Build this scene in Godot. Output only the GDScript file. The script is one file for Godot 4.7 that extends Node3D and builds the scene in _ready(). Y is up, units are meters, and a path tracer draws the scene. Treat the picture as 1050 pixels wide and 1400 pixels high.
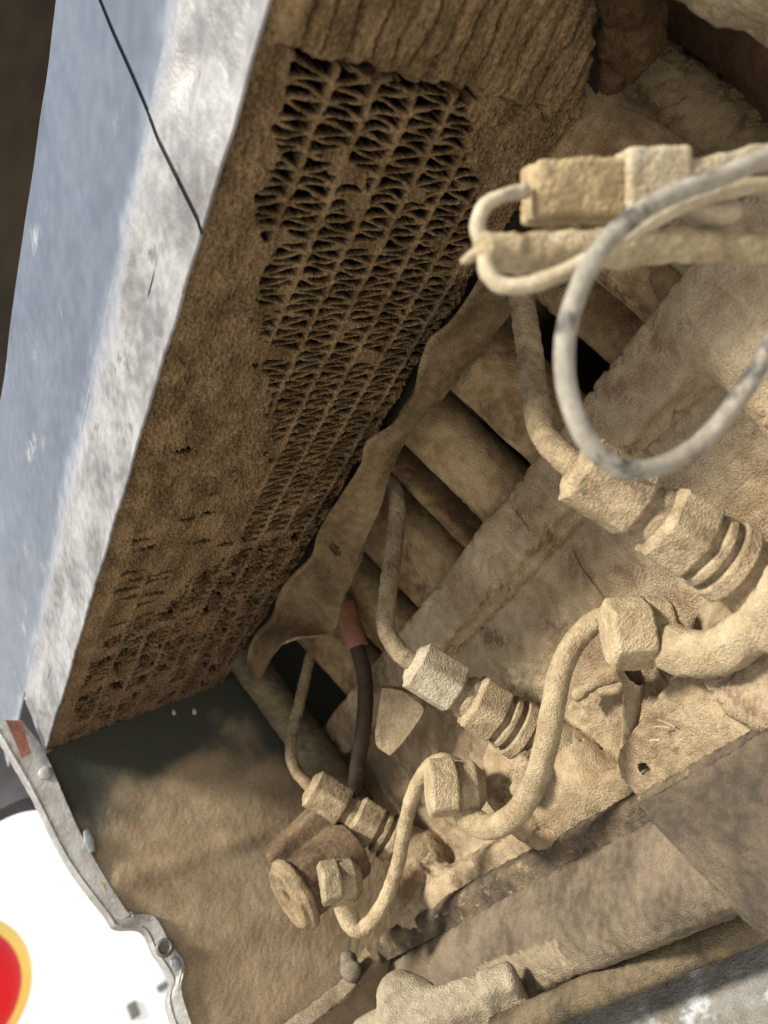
extends Node3D
# A close view under the cooler of a dusty engine: +X runs along the engine towards the viewer, +Y is up, +Z points out of the engine bay.

const EYE := Vector3(0, 1.3, 0)
const FOCAL := 1050.0            # focal length in pixels of the 1050 x 1400 photograph
var view := Basis()              # columns: camera right, up, back in the world
var n1 := FastNoiseLite.new()
var nf := FastNoiseLite.new()
var nc := FastNoiseLite.new()
var M := {}
var used := {}

# ---------------------------------------------------------------- places
func ray(px: float, py: float) -> Vector3:
	return view * Vector3((px - 525.0) / FOCAL, (700.0 - py) / FOCAL, -1.0)
func dp(px: float, py: float, d: float) -> Vector3:      # a point at a depth in metres
	return EYE + ray(px, py) * d
func xp(px: float, py: float, x: float) -> Vector3:      # points on planes across the axes, measured from the eye
	var r := ray(px, py)
	return EYE + r * (x / r.x)
func yp(px: float, py: float, y: float) -> Vector3:
	var r := ray(px, py)
	return EYE + r * (y / r.y)
func zp(px: float, py: float, z: float) -> Vector3:
	var r := ray(px, py)
	return EYE + r * (z / r.z)
func cam(x: float, y: float, z: float) -> Vector3:
	return (view * Vector3(x, y, z)).normalized()
func lin(r: int, g: int, b: int) -> Color:
	return Color8(r, g, b).srgb_to_linear()

# ---------------------------------------------------------------- shapes
class Geo:
	var v := PackedVector3Array()
	var n := PackedVector3Array()
	var c := PackedColorArray()
	var i := PackedInt32Array()

	func grid(nu: int, nv: int, p: PackedVector3Array, wrap_v := false, keep := PackedByteArray()) -> void:
		var o := v.size()
		v.append_array(p)
		var last := nv if wrap_v else nv - 1
		for a in nu - 1:
			for b in last:
				if keep.size() and keep[a * nv + b] == 0:
					continue
				var b2 := (b + 1) % nv
				var q := o + a * nv
				i.append_array([q + b, q + nv + b, q + b2, q + b2, q + nv + b, q + nv + b2])

	func fan(center: Vector3, start: int, count: int, flip: bool) -> void:
		var o := v.size()
		v.append(center)
		for k in count:
			var a := start + k
			var b := start + (k + 1) % count
			if flip:
				i.append_array([o, b, a])
			else:
				i.append_array([o, a, b])

	func turn() -> void:
		for k in range(0, i.size(), 3):
			var a := i[k + 1]
			i[k + 1] = i[k + 2]
			i[k + 2] = a

	func normals() -> void:
		n = PackedVector3Array()
		n.resize(v.size())
		for k in range(0, i.size(), 3):
			var a := i[k]
			var b := i[k + 1]
			var d := i[k + 2]
			var f := (v[d] - v[a]).cross(v[b] - v[a])
			n[a] += f
			n[b] += f
			n[d] += f
		for k in n.size():
			n[k] = n[k].normalized()

	func outward() -> void:       # closed shapes: faces point away from the inside
		var vol := 0.0
		var o := v[0]
		for k in range(0, i.size(), 3):
			vol += (v[i[k]] - o).dot((v[i[k + 1]] - o).cross(v[i[k + 2]] - o))
		if vol > 0.0:
			turn()

	func towards(eye: Vector3) -> void:   # open sheets: the side that is seen is the front
		var s := 0.0
		for k in range(0, i.size(), 3 * maxi(1, i.size() / 3000)):
			var a := v[i[k]]
			s += (v[i[k + 2]] - a).cross(v[i[k + 1]] - a).normalized().dot((eye - a).normalized())
		if s < 0.0:
			turn()

	func mesh(m: Material) -> ArrayMesh:
		var arr := []
		arr.resize(Mesh.ARRAY_MAX)
		arr[Mesh.ARRAY_VERTEX] = v
		arr[Mesh.ARRAY_NORMAL] = n
		if c.size() == v.size():
			arr[Mesh.ARRAY_COLOR] = c
		arr[Mesh.ARRAY_INDEX] = i
		var out := ArrayMesh.new()
		out.add_surface_from_arrays(Mesh.PRIMITIVE_TRIANGLES, arr)
		out.surface_set_material(0, m)
		return out

class Prim:                       # one rounded piece of a casting, in millimetres from the eye
	var kind := 0                 # 0 tapered capsule, 1 rounded box, 2 cylinder with flat ends
	var a := Vector3.ZERO
	var ab := Vector3.ZERO
	var l2 := 1.0
	var r1 := 1.0
	var r2 := 1.0
	var t := Transform3D()
	var half := Vector3.ONE
	var k := 3.0
	var cut := false
	func dist(p: Vector3) -> float:
		if kind == 0:
			var w := p - a
			var h := clampf(w.dot(ab) / l2, 0.0, 1.0)
			return (w - ab * h).length() - lerpf(r1, r2, h)
		if kind == 1:
			var q := (t * p).abs() - half
			return q.max(Vector3.ZERO).length() + minf(maxf(q.x, maxf(q.y, q.z)), 0.0) - r1
		var w2 := p - a
		var ln := sqrt(l2)
		var s := w2.dot(ab) / ln
		var rad := (w2 - ab * (s / ln)).length()
		var d := Vector2(rad - lerpf(r1, r2, clampf(s / ln, 0, 1)) + 1.0, absf(s - ln * 0.5) - ln * 0.5 + 1.0)
		return d.max(Vector2.ZERO).length() + minf(maxf(d.x, d.y), 0.0) - 1.0

func mm(p: Vector3) -> Vector3:
	return (p - EYE) * 1000.0
func caps(a: Vector3, b: Vector3, r1: float, r2: float, k := 3.0, cut := false) -> Prim:
	var p := Prim.new()
	p.a = a; p.ab = b - a; p.l2 = maxf(p.ab.length_squared(), 0.001); p.r1 = r1; p.r2 = r2; p.k = k; p.cut = cut
	return p
func cyl(a: Vector3, b: Vector3, r1: float, r2: float, k := 2.0, cut := false) -> Prim:
	var p := caps(a, b, r1, r2, k, cut)
	p.kind = 2
	return p
func boxp(center: Vector3, half: Vector3, rnd: float, k := 3.0, b := Basis(), cut := false) -> Prim:
	var p := Prim.new()
	p.kind = 1; p.t = Transform3D(b, center).affine_inverse(); p.half = half - Vector3.ONE * rnd; p.r1 = rnd; p.k = k; p.cut = cut
	return p

func field(prims: Array, p: Vector3) -> float:
	var d := 1e6
	for q: Prim in prims:
		var e := q.dist(p)
		if q.cut:
			var h := clampf(0.5 - 0.5 * (d + e) / q.k, 0.0, 1.0)
			d = lerpf(d, -e, h) + q.k * h * (1.0 - h)
		elif e < d + q.k:
			var h := clampf(0.5 + 0.5 * (d - e) / q.k, 0.0, 1.0)
			d = lerpf(d, e, h) - q.k * h * (1.0 - h)
	return d

func cast(prims: Array, lo: Vector3, hi: Vector3, cell: float) -> Geo:      # surface nets
	var nx := int((hi.x - lo.x) / cell) + 2
	var ny := int((hi.y - lo.y) / cell) + 2
	var nz := int((hi.z - lo.z) / cell) + 2
	var f := PackedFloat32Array()
	f.resize(nx * ny * nz)
	f.fill(9.0)
	var B := 5
	for bx in range(0, nx, B):
		for by in range(0, ny, B):
			for bz in range(0, nz, B):
				var mid := lo + Vector3(bx + B * 0.5, by + B * 0.5, bz + B * 0.5) * cell
				var d := field(prims, mid)
				if absf(d) > cell * B * 0.95 + 2.0:
					if d < 0.0:
						for x in range(bx, mini(bx + B, nx)):
							for y in range(by, mini(by + B, ny)):
								for z in range(bz, mini(bz + B, nz)):
									f[(x * ny + y) * nz + z] = -9.0
					continue
				for x in range(bx, mini(bx + B, nx)):
					for y in range(by, mini(by + B, ny)):
						for z in range(bz, mini(bz + B, nz)):
							f[(x * ny + y) * nz + z] = field(prims, lo + Vector3(x, y, z) * cell)
	var g := Geo.new()
	var at := PackedInt32Array()
	at.resize(nx * ny * nz)
	at.fill(-1)
	var sx := ny * nz
	var sy := nz
	var corner: Array[int] = [0, sx, sy, sx + sy, 1, sx + 1, sy + 1, sx + sy + 1]
	var edges := [[0, 1], [2, 3], [4, 5], [6, 7], [0, 2], [1, 3], [4, 6], [5, 7], [0, 4], [1, 5], [2, 6], [3, 7]]
	var cp := [Vector3(0, 0, 0), Vector3(1, 0, 0), Vector3(0, 1, 0), Vector3(1, 1, 0), Vector3(0, 0, 1), Vector3(1, 0, 1), Vector3(0, 1, 1), Vector3(1, 1, 1)]
	for x in nx - 1:
		for y in ny - 1:
			for z in nz - 1:
				var b := (x * ny + y) * nz + z
				var s := f[b] < 0.0
				if s == (f[b + sx] < 0.0) and s == (f[b + sy] < 0.0) and s == (f[b + 1] < 0.0) and s == (f[b + sx + sy] < 0.0) and s == (f[b + sx + 1] < 0.0) and s == (f[b + sy + 1] < 0.0) and s == (f[b + sx + sy + 1] < 0.0):
					continue
				var sum := Vector3.ZERO
				var cnt := 0
				for e in edges:
					var fa := f[b + corner[e[0]]]
					var fb := f[b + corner[e[1]]]
					if (fa < 0.0) != (fb < 0.0):
						sum += (cp[e[0]] as Vector3).lerp(cp[e[1]], fa / (fa - fb))
						cnt += 1
				at[b] = g.v.size()
				g.v.append(EYE + (lo + (Vector3(x, y, z) + sum / cnt) * cell) * 0.001)
	for x in range(1, nx - 1):
		for y in range(1, ny - 1):
			for z in range(1, nz - 1):
				var b := (x * ny + y) * nz + z
				var s := f[b] < 0.0
				for axis in 3:
					var st: int = [sx, sy, 1][axis]
					if s == (f[b + st] < 0.0):
						continue
					var u: int = [sy, 1, sx][axis]
					var w: int = [1, sx, sy][axis]
					var q: Array[int] = [at[b - u - w], at[b - w], at[b], at[b - u]]
					if q.min() < 0:
						continue
					if s:
						g.i.append_array([q[0], q[2], q[1], q[0], q[3], q[2]])
					else:
						g.i.append_array([q[0], q[1], q[2], q[0], q[2], q[3]])
	return g

func smooth_path(pts: PackedVector3Array, step: float, extra := PackedFloat32Array()) -> Array:
	var out := PackedVector3Array()
	var ex := PackedFloat32Array()
	for k in pts.size() - 1:
		var a := pts[maxi(k - 1, 0)]
		var b := pts[k]
		var c := pts[k + 1]
		var d := pts[mini(k + 2, pts.size() - 1)]
		var m := maxi(2, int(b.distance_to(c) / step))
		for j in m:
			var t := float(j) / m
			out.append(b.cubic_interpolate(c, a, d, t))
			if extra.size():
				ex.append(lerpf(extra[k], extra[k + 1], t))
	out.append(pts[pts.size() - 1])
	if extra.size():
		ex.append(extra[extra.size() - 1])
	return [out, ex]

func tube(pts: PackedVector3Array, radii: PackedFloat32Array, sides := 20, step := 0.0012, flat := 1.0) -> Geo:
	var g := Geo.new()
	var r := radii
	if r.size() == 1:
		r = PackedFloat32Array()
		r.resize(pts.size())
		r.fill(radii[0])
	var sp := smooth_path(pts, step, r)
	var path: PackedVector3Array = sp[0]
	var rr: PackedFloat32Array = sp[1]
	var nn := path.size()
	var p := PackedVector3Array()
	p.resize(nn * sides)
	var t := (path[1] - path[0]).normalized()
	var side := t.cross(Vector3.UP if absf(t.y) < 0.9 else Vector3.RIGHT).normalized()
	for k in nn:
		t = (path[mini(k + 1, nn - 1)] - path[maxi(k - 1, 0)]).normalized()
		side = (side - t * side.dot(t)).normalized()
		var up := t.cross(side)
		for s in sides:
			var ang := TAU * s / sides
			p[k * sides + s] = path[k] + (side * cos(ang) + up * sin(ang) * flat) * rr[k]
	g.grid(nn, sides, p, true)
	g.fan(path[0], 0, sides, false)
	g.fan(path[nn - 1], (nn - 1) * sides, sides, true)
	g.outward()
	return g

func turned(a: Vector3, b: Vector3, prof: Array, turn := 0.0, sides := 48, step := 0.0007) -> Geo:   # prof rows: [metres along a-b, radius, share of hexagon]
	var g := Geo.new()
	var t := (b - a).normalized()
	var side := t.cross(Vector3.UP if absf(t.y) < 0.9 else Vector3.RIGHT).normalized()
	var up := t.cross(side)
	var p := PackedVector3Array()
	var rows := 0
	var inner: Array = prof[0]
	var outer: Array = prof[-1]
	prof = [[inner[0], inner[1] * 0.3, inner[2]]] + prof + [[outer[0], outer[1] * 0.3, outer[2]]]
	for k in prof.size():
		var m := 1
		if k < prof.size() - 1:
			m = maxi(1, int(Vector2(prof[k][0], prof[k][1]).distance_to(Vector2(prof[k + 1][0], prof[k + 1][1])) / step))
		for j in m:
			var f := float(j) / m
			var q: Array = prof[mini(k + 1, prof.size() - 1)]
			var s := lerpf(prof[k][0], q[0], f)
			var r := lerpf(prof[k][1], q[1], f)
			var hx := lerpf(prof[k][2], q[2], f)
			for e in sides:
				var ang := TAU * e / sides
				var six := minf(1.0 / cos(fposmod(ang + turn, TAU / 6.0) - TAU / 12.0), 1.14)
				p.append(a + t * s + (side * cos(ang) + up * sin(ang)) * r * lerpf(1.0, six, hx))
			rows += 1
	g.grid(rows, sides, p, true)
	g.fan(a + t * (prof[0][0] as float), 0, sides, false)
	g.fan(a + t * (prof[-1][0] as float), (rows - 1) * sides, sides, true)
	g.outward()
	return g

func bend(ctrl: Array, u: float, w: float) -> Vector3:          # bicubic through a grid of points
	var nu := ctrl.size()
	var nv: int = ctrl[0].size()
	var a := clampi(int(u * (nu - 1)), 0, nu - 2)
	var b := clampi(int(w * (nv - 1)), 0, nv - 2)
	var fu := u * (nu - 1) - a
	var fv := w * (nv - 1) - b
	var rows := []
	for k in [-1, 0, 1, 2]:
		var row: Array = ctrl[clampi(a + k, 0, nu - 1)]
		var p1: Vector3 = row[b]
		var p2: Vector3 = row[b + 1]
		var p0: Vector3 = row[b - 1] if b > 0 else p1 * 2.0 - p2
		var p3: Vector3 = row[b + 2] if b + 2 < nv else p2 * 2.0 - p1
		rows.append(p1.cubic_interpolate(p2, p0, p3, fv))
	if a == 0:
		rows[0] = rows[1] * 2.0 - rows[2]
	if a + 2 > nu - 1:
		rows[3] = rows[2] * 2.0 - rows[1]
	return (rows[1] as Vector3).cubic_interpolate(rows[2], rows[0], rows[3], fu)

func sheet(ctrl: Array, step: float, thick: float, keep = null, lift = null) -> Geo:   # a plate through a grid of points, with a back and edges
	var lu := 0.0
	var lv := 0.0
	for k in 10:
		lu += bend(ctrl, k / 10.0, 0.5).distance_to(bend(ctrl, (k + 1) / 10.0, 0.5))
		lv += bend(ctrl, 0.5, k / 10.0).distance_to(bend(ctrl, 0.5, (k + 1) / 10.0))
	var nu := maxi(2, int(lu / step) + 1)
	var nv := maxi(2, int(lv / step) + 1)
	var p := PackedVector3Array()
	p.resize(nu * nv)
	for a in nu:
		for b in nv:
			p[a * nv + b] = bend(ctrl, float(a) / (nu - 1), float(b) / (nv - 1))
	var g := Geo.new()
	var kp := PackedByteArray()
	if keep != null:
		kp.resize(nu * nv)
		for a in nu:
			for b in nv:
				kp[a * nv + b] = 1 if keep.call(p[a * nv + b]) else 0
	g.grid(nu, nv, p, false, kp)
	g.towards(EYE)
	g.normals()
	if lift != null:
		for k in g.v.size():
			g.v[k] += g.n[k] * (lift.call(p[k], float(k / nv) / (nu - 1), float(k % nv) / (nv - 1)) as float)
		g.normals()
	if thick > 0.0:
		var o := g.v.size()
		var faces := g.i.duplicate()
		for k in o:
			g.v.append(g.v[k] - g.n[k] * thick)
		var seen := {}
		for k in range(0, faces.size(), 3):
			g.i.append_array([faces[k] + o, faces[k + 2] + o, faces[k + 1] + o])
			for e in 3:
				var x := faces[k + e]
				var y := faces[k + (e + 1) % 3]
				var back := y * 4000000 + x
				if seen.has(back):
					seen.erase(back)
				else:
					seen[x * 4000000 + y] = true
		for key: int in seen:
			var x := key / 4000000
			var y := key % 4000000
			var q := g.v.size()
			g.v.append_array([g.v[x], g.v[y], g.v[x + o], g.v[y + o]])
			g.i.append_array([q, q + 2, q + 1, q + 1, q + 2, q + 3])
	return g

func dusty(c: Color) -> Color:         # the palette's tans are a little too yellow for this dust
	var l := c.get_luminance()
	return c.lerp(Color(l, l, l), 0.2) * 0.87

# pal: a, b colours; f size of blotches; bumps [[height, frequency], ...]; speck share of light grains
func skin(g: Geo, pal: Dictionary, closed := true) -> Geo:
	g.normals()
	for h in pal.get("bumps", []):
		var amp: float = h[0]
		var fr: float = h[1]
		for k in g.v.size():
			g.v[k] += g.n[k] * (nf.get_noise_3dv(g.v[k] * fr) * amp)
	if pal.has("crack"):
		var cr: Array = pal.crack            # [depth, frequency, share]
		for k in g.v.size():
			var p := g.v[k]
			if n1.get_noise_3dv(p * 34.0 + Vector3(7, 1, 3)) > cr[2]:
				var w := p + Vector3(nf.get_noise_3dv(p * 150.0), nf.get_noise_3dv(p * 150.0 + Vector3(9, 0, 0)), nf.get_noise_3dv(p * 150.0 + Vector3(0, 9, 0))) * 0.004
				var e := nc.get_noise_3dv(w * (cr[1] as float)) + 1.0
				g.v[k] -= g.n[k] * ((cr[0] as float) * (1.0 - smoothstep(0.03, 0.15, e)))
	g.normals()
	var a := dusty(pal.a)
	var b := dusty(pal.b)
	var f: float = pal.get("f", 45.0)
	var c3 := dusty(pal.get("c", pal.b))
	var share: float = pal.get("share", 0.0)
	g.c.resize(g.v.size())
	for k in g.v.size():
		var p := g.v[k]
		var t := clampf(0.5 + 0.9 * nf.get_noise_3dv(p * f) + 0.35 * n1.get_noise_3dv(p * f * 7.0), 0.0, 1.0)
		var col := a.lerp(b, t)
		if share > 0.0:
			var s := nf.get_noise_3dv(p * f * 1.7 + Vector3(31, 5, 2)) * 0.5 + 0.5 + 0.12 * n1.get_noise_3dv(p * 900.0)
			col = col.lerp(c3, smoothstep(0.97 - share, 1.14 - share, s))
		g.c[k] = col
	return g

# ---------------------------------------------------------------- names
func numbered(called: String, parent: Node) -> String:
	var key := str(parent.get_instance_id()) + called
	var k: int = used.get(key, 0)
	used[key] = k + 1
	return called if k == 0 else "%s_%03d" % [called, k]
func thing(called: String, label: String, category: String, group := "", at := Vector3.ZERO) -> Node3D:
	var o := Node3D.new()
	o.name = numbered(called, self)
	add_child(o, true)
	o.position = at
	o.set_meta("label", label)
	o.set_meta("category", category)
	if group:
		o.set_meta("group", group)
	return o
func put(called: String, g: Geo, m: Material, parent: Node3D = self, label := "") -> MeshInstance3D:
	var o := MeshInstance3D.new()
	o.name = numbered(called, parent)
	if g.n.size() != g.v.size():
		g.normals()
	o.mesh = g.mesh(m)
	parent.add_child(o, true)
	if parent is Node3D and parent != self:
		var off := Vector3.ZERO
		var up: Node = parent
		while up != self:
			off += (up as Node3D).position
			up = up.get_parent()
		o.position = -off
	if label:
		o.set_meta("label", label)
	return o
func tag(o: Node3D, label: String, category: String, group := "") -> Node3D:
	o.set_meta("label", label)
	o.set_meta("category", category)
	if group:
		o.set_meta("group", group)
	return o
func v3(rows: Array) -> PackedVector3Array:
	return PackedVector3Array(rows)
func path_d(rows: Array) -> PackedVector3Array:          # rows of [px, py, depth]
	var out := PackedVector3Array()
	for r in rows:
		out.append(dp(r[0], r[1], r[2]))
	return out

# ---------------------------------------------------------------- materials
func seamless(size: int, freq: float, kind: int, octaves: int, sd: int) -> PackedByteArray:
	var n := FastNoiseLite.new()
	n.seed = sd
	n.noise_type = kind as FastNoiseLite.NoiseType
	n.frequency = freq
	n.fractal_octaves = octaves
	n.cellular_jitter = 1.0
	if octaves == 1:
		n.fractal_type = FastNoiseLite.FRACTAL_NONE
	var im := n.get_seamless_image(size, size)
	im.convert(Image.FORMAT_L8)
	return im.get_data()
func tex(size: int, layers: Array, lo: float, hi: float, gain := 2.2) -> ImageTexture:     # layers: [bytes, weight]
	var out := PackedByteArray()
	out.resize(size * size)
	var total := 0.0
	for l in layers:
		total += absf(l[1])
	var mean := 0.0
	for k in range(0, size * size, 37):
		for l in layers:
			mean += ((l[0] as PackedByteArray)[k] / 255.0 if l[1] > 0.0 else 1.0 - (l[0] as PackedByteArray)[k] / 255.0) * absf(l[1]) / total
	mean /= ceilf(size * size / 37.0)
	for k in size * size:
		var s := 0.0
		for l in layers:
			s += ((l[0] as PackedByteArray)[k] / 255.0 if l[1] > 0.0 else 1.0 - (l[0] as PackedByteArray)[k] / 255.0) * absf(l[1])
		out[k] = int(clampf(lerpf(lo, hi, 0.5 + (s / total - mean) * gain), 0.0, 1.0) * 255.0)
	return ImageTexture.create_from_image(Image.create_from_data(size, size, false, Image.FORMAT_L8, out))
func mat(called: String, color_tex: Texture2D, height_tex: Texture2D, scale: Vector3, relief: float, rough: float, metal := 0.0, spec := 0.3) -> StandardMaterial3D:
	var m := StandardMaterial3D.new()
	m.resource_name = called
	m.vertex_color_use_as_albedo = true
	m.roughness = rough
	m.metallic = metal
	m.metallic_specular = spec
	m.uv1_triplanar = true
	m.uv1_world_triplanar = true
	m.uv1_scale = scale
	if color_tex:
		m.albedo_texture = color_tex
	if height_tex:
		m.heightmap_enabled = true
		m.heightmap_texture = height_tex
		m.heightmap_scale = relief
	M[called] = m
	return m
func make_materials() -> void:
	var fine := seamless(1024, 0.055, FastNoiseLite.TYPE_SIMPLEX_SMOOTH, 4, 3)
	var mid := seamless(1024, 0.02, FastNoiseLite.TYPE_SIMPLEX_SMOOTH, 4, 8)
	var cells := seamless(1024, 0.035, FastNoiseLite.TYPE_CELLULAR, 1, 5)
	var cells2 := seamless(1024, 0.09, FastNoiseLite.TYPE_CELLULAR, 1, 15)
	var grit := tex(1024, [[fine, 1.0], [cells2, -0.4], [mid, 0.5]], 0.78, 1.03, 2.4)
	var pebble := tex(1024, [[cells, -1.0], [fine, 0.9], [cells2, -0.5]], 0.0, 1.0)
	var powder := tex(1024, [[fine, 1.0], [mid, 0.5]], 0.0, 1.0, 2.2)
	var worn := tex(1024, [[mid, 1.0], [fine, 0.4]], 0.9, 1.0, 1.6)
	mat("dust", grit, pebble, Vector3(34, 34, 34), 0.055, 1.0, 0.0, 0.15)
	mat("powder", grit, powder, Vector3(20, 20, 20), 0.04, 1.0, 0.0, 0.15)
	mat("silt", grit, powder, Vector3(26, 26, 26), 0.014, 1.0, 0.0, 0.15)
	mat("crust", grit, pebble, Vector3(15, 30, 30), 0.11, 1.0, 0.0, 0.15)
	mat("metal", worn, powder, Vector3(9, 9, 9), 0.012, 0.5, 0.15, 0.5)
	mat("paint", worn, powder, Vector3(5, 5, 5), 0.004, 0.38, 0.0, 0.5)
	mat("rubber", grit, powder, Vector3(30, 30, 30), 0.008, 0.75, 0.0, 0.4)
	mat("far", null, null, Vector3.ONE, 0.0, 0.6)

var TAN := {}
var PALE := {}
var BROWN := {}
var DARK := {}

func _ready() -> void:
	view = Basis(Vector3(0.3709, -0.4967, -0.7847), Vector3(0.5928, 0.7770, -0.2116), Vector3(0.7148, -0.3867, 0.5827)).orthonormalized()
	var camera := Camera3D.new()
	camera.name = "camera"
	add_child(camera)
	camera.transform = Transform3D(view, EYE)
	camera.fov = 67.38
	camera.near = 0.01
	camera.far = 400.0
	var lens := CameraAttributesPhysical.new()
	lens.frustum_focal_length = 18.0
	lens.frustum_near = 0.01
	lens.frustum_far = 400.0
	lens.frustum_focus_distance = 0.26
	lens.exposure_aperture = 10.5
	camera.attributes = lens
	camera.current = true
	var world := WorldEnvironment.new()
	world.name = "world"
	var env := Environment.new()
	env.background_mode = Environment.BG_SKY
	var sky_mat := ProceduralSkyMaterial.new()
	sky_mat.sky_top_color = Color(0.52, 0.63, 0.82)
	sky_mat.sky_horizon_color = Color(1.0, 0.99, 0.97)
	sky_mat.sky_curve = 0.7
	sky_mat.ground_bottom_color = Color(0.55, 0.48, 0.38)
	sky_mat.ground_horizon_color = Color(0.8, 0.76, 0.68)
	sky_mat.sky_energy_multiplier = 0.82
	sky_mat.ground_energy_multiplier = 0.8
	sky_mat.sun_angle_max = 25.0
	var sky := Sky.new()
	sky.sky_material = sky_mat
	env.sky = sky
	env.tonemap_mode = Environment.TONE_MAPPER_LINEAR
	env.tonemap_exposure = 2.08
	env.sdfgi_enabled = true
	env.ssao_enabled = true
	env.ssil_enabled = true
	world.environment = env
	add_child(world)
	var sun := DirectionalLight3D.new()
	sun.name = "sun"
	sun.light_color = Color(1.0, 0.965, 0.91)
	sun.light_energy = 1.15
	sun.light_angular_distance = 9.0
	sun.shadow_enabled = true
	add_child(sun)
	sun.look_at_from_position(Vector3(0.2, 0.62, 0.76), Vector3.ZERO, Vector3.UP)

	n1.noise_type = FastNoiseLite.TYPE_SIMPLEX_SMOOTH
	n1.frequency = 1.0
	n1.fractal_type = FastNoiseLite.FRACTAL_NONE
	n1.seed = 11
	nf.noise_type = FastNoiseLite.TYPE_SIMPLEX_SMOOTH
	nf.frequency = 1.0
	nf.fractal_octaves = 4
	nf.seed = 4
	nc.noise_type = FastNoiseLite.TYPE_CELLULAR
	nc.frequency = 1.0
	nc.cellular_return_type = FastNoiseLite.RETURN_DISTANCE2_SUB
	nc.cellular_distance_function = FastNoiseLite.DISTANCE_EUCLIDEAN
	nc.fractal_type = FastNoiseLite.FRACTAL_NONE
	nc.seed = 2
	make_materials()
	TAN = {"a": lin(188, 163, 122), "b": lin(150, 122, 82), "f": 40.0, "bumps": [[0.0012, 90.0], [0.0005, 400.0]]}
	PALE = {"a": lin(203, 184, 146), "b": lin(178, 154, 112), "f": 60.0, "bumps": [[0.0005, 160.0], [0.00025, 700.0]]}
	BROWN = {"a": lin(150, 122, 80), "b": lin(104, 80, 48), "f": 40.0, "bumps": [[0.0012, 80.0], [0.0005, 400.0]]}
	DARK = {"a": lin(92, 72, 46), "b": lin(58, 45, 30), "f": 40.0, "bumps": [[0.001, 100.0], [0.0005, 500.0]]}

	setting()
	cooler()
	baffle()
	ducts()
	heads()
	cover()
	end_plate()
	injectors()
	leak_lines()
	small_fittings()
	cables()
	bits()

# ---------------------------------------------------------------- the place beyond
func flat_skin(g: Geo, col: Color) -> Geo:
	g.normals()
	g.c.resize(g.v.size())
	g.c.fill(col)
	return g
func setting() -> void:
	var g := Geo.new()
	var p := PackedVector3Array()
	for a in 9:
		for b in 9:
			p.append(Vector3((a - 4) * 60.0, 0, (b - 4) * 60.0))
	g.grid(9, 9, p)
	g.towards(EYE)
	var ground := put("ground", flat_skin(g, Color(0.48, 0.45, 0.40)), M.far)
	ground.set_meta("kind", "structure")
	# a red machine with a yellow halo and a pale cabinet across the yard
	var t := thing("parked_machine", "blurred red rounded machine with yellow halo across the sunlit yard", "machine")
	var body := [caps(Vector3(-6900, 500, 150), Vector3(-6800, -300, 250), 220.0, 220.0, 40.0), caps(mm(dp(-58, 1358, 5.2)), mm(dp(-80, 1385, 5.2)), 395.0, 395.0), boxp(Vector3(-6800, -500, 250), Vector3(300, 450, 500), 120.0, 200.0)]
	put("body", flat_skin(cast(body, Vector3(-7800, -1250, -1200), Vector3(-6200, 2400, 1500), 45.0), lin(215, 22, 30)), M.far, t)
	var rim := mm(dp(-44, 1374, 5.35))
	put("edge_halo", flat_skin(cast([caps(mm(dp(-57, 1355, 5.4)), mm(dp(-79, 1382, 5.4)), 475.0, 475.0)], rim - Vector3(700, 800, 800), rim + Vector3(700, 800, 800), 40.0), lin(252, 212, 104)), M.far, t)  # larger yellow shape behind the body, modelling its overexposed halo
	for zz in [-0.2, 0.9]:
		var w := put("wheel", flat_skin(turned(Vector3(-6.6, 0.5, zz - 0.15), Vector3(-6.6, 0.5, zz + 0.15), [[0.0, 0.3, 0.0], [0.02, 0.47, 0.0], [0.28, 0.47, 0.0], [0.3, 0.3, 0.0]], 0.0, 32, 0.1), lin(30, 30, 30)), M.far, t)
		w.rotate_y(0.0)
	var cb := thing("cabinet", "pale metal cabinet with dark slot across the sunlit yard", "cabinet")
	put("housing", flat_skin(cast([boxp(Vector3(-6000, -450, -950), Vector3(300, 850, 200), 30.0)], Vector3(-6350, -1310, -1200), Vector3(-5650, 480, -700), 30.0), lin(238, 238, 236)), M.far, cb)
	for q in [[182, 1381, 0.03, 0.045], [222, 1349, 0.035, 0.02]]:
		var c := mm(xp(q[0], q[1], -5.695))
		put("vent_slot", flat_skin(cast([boxp(c, Vector3(12, q[3] * 1000.0, q[2] * 1000.0), 4.0)], c - Vector3(40, 80, 80), c + Vector3(40, 80, 80), 8.0), lin(110, 110, 104)), M.far, cb)

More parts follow.
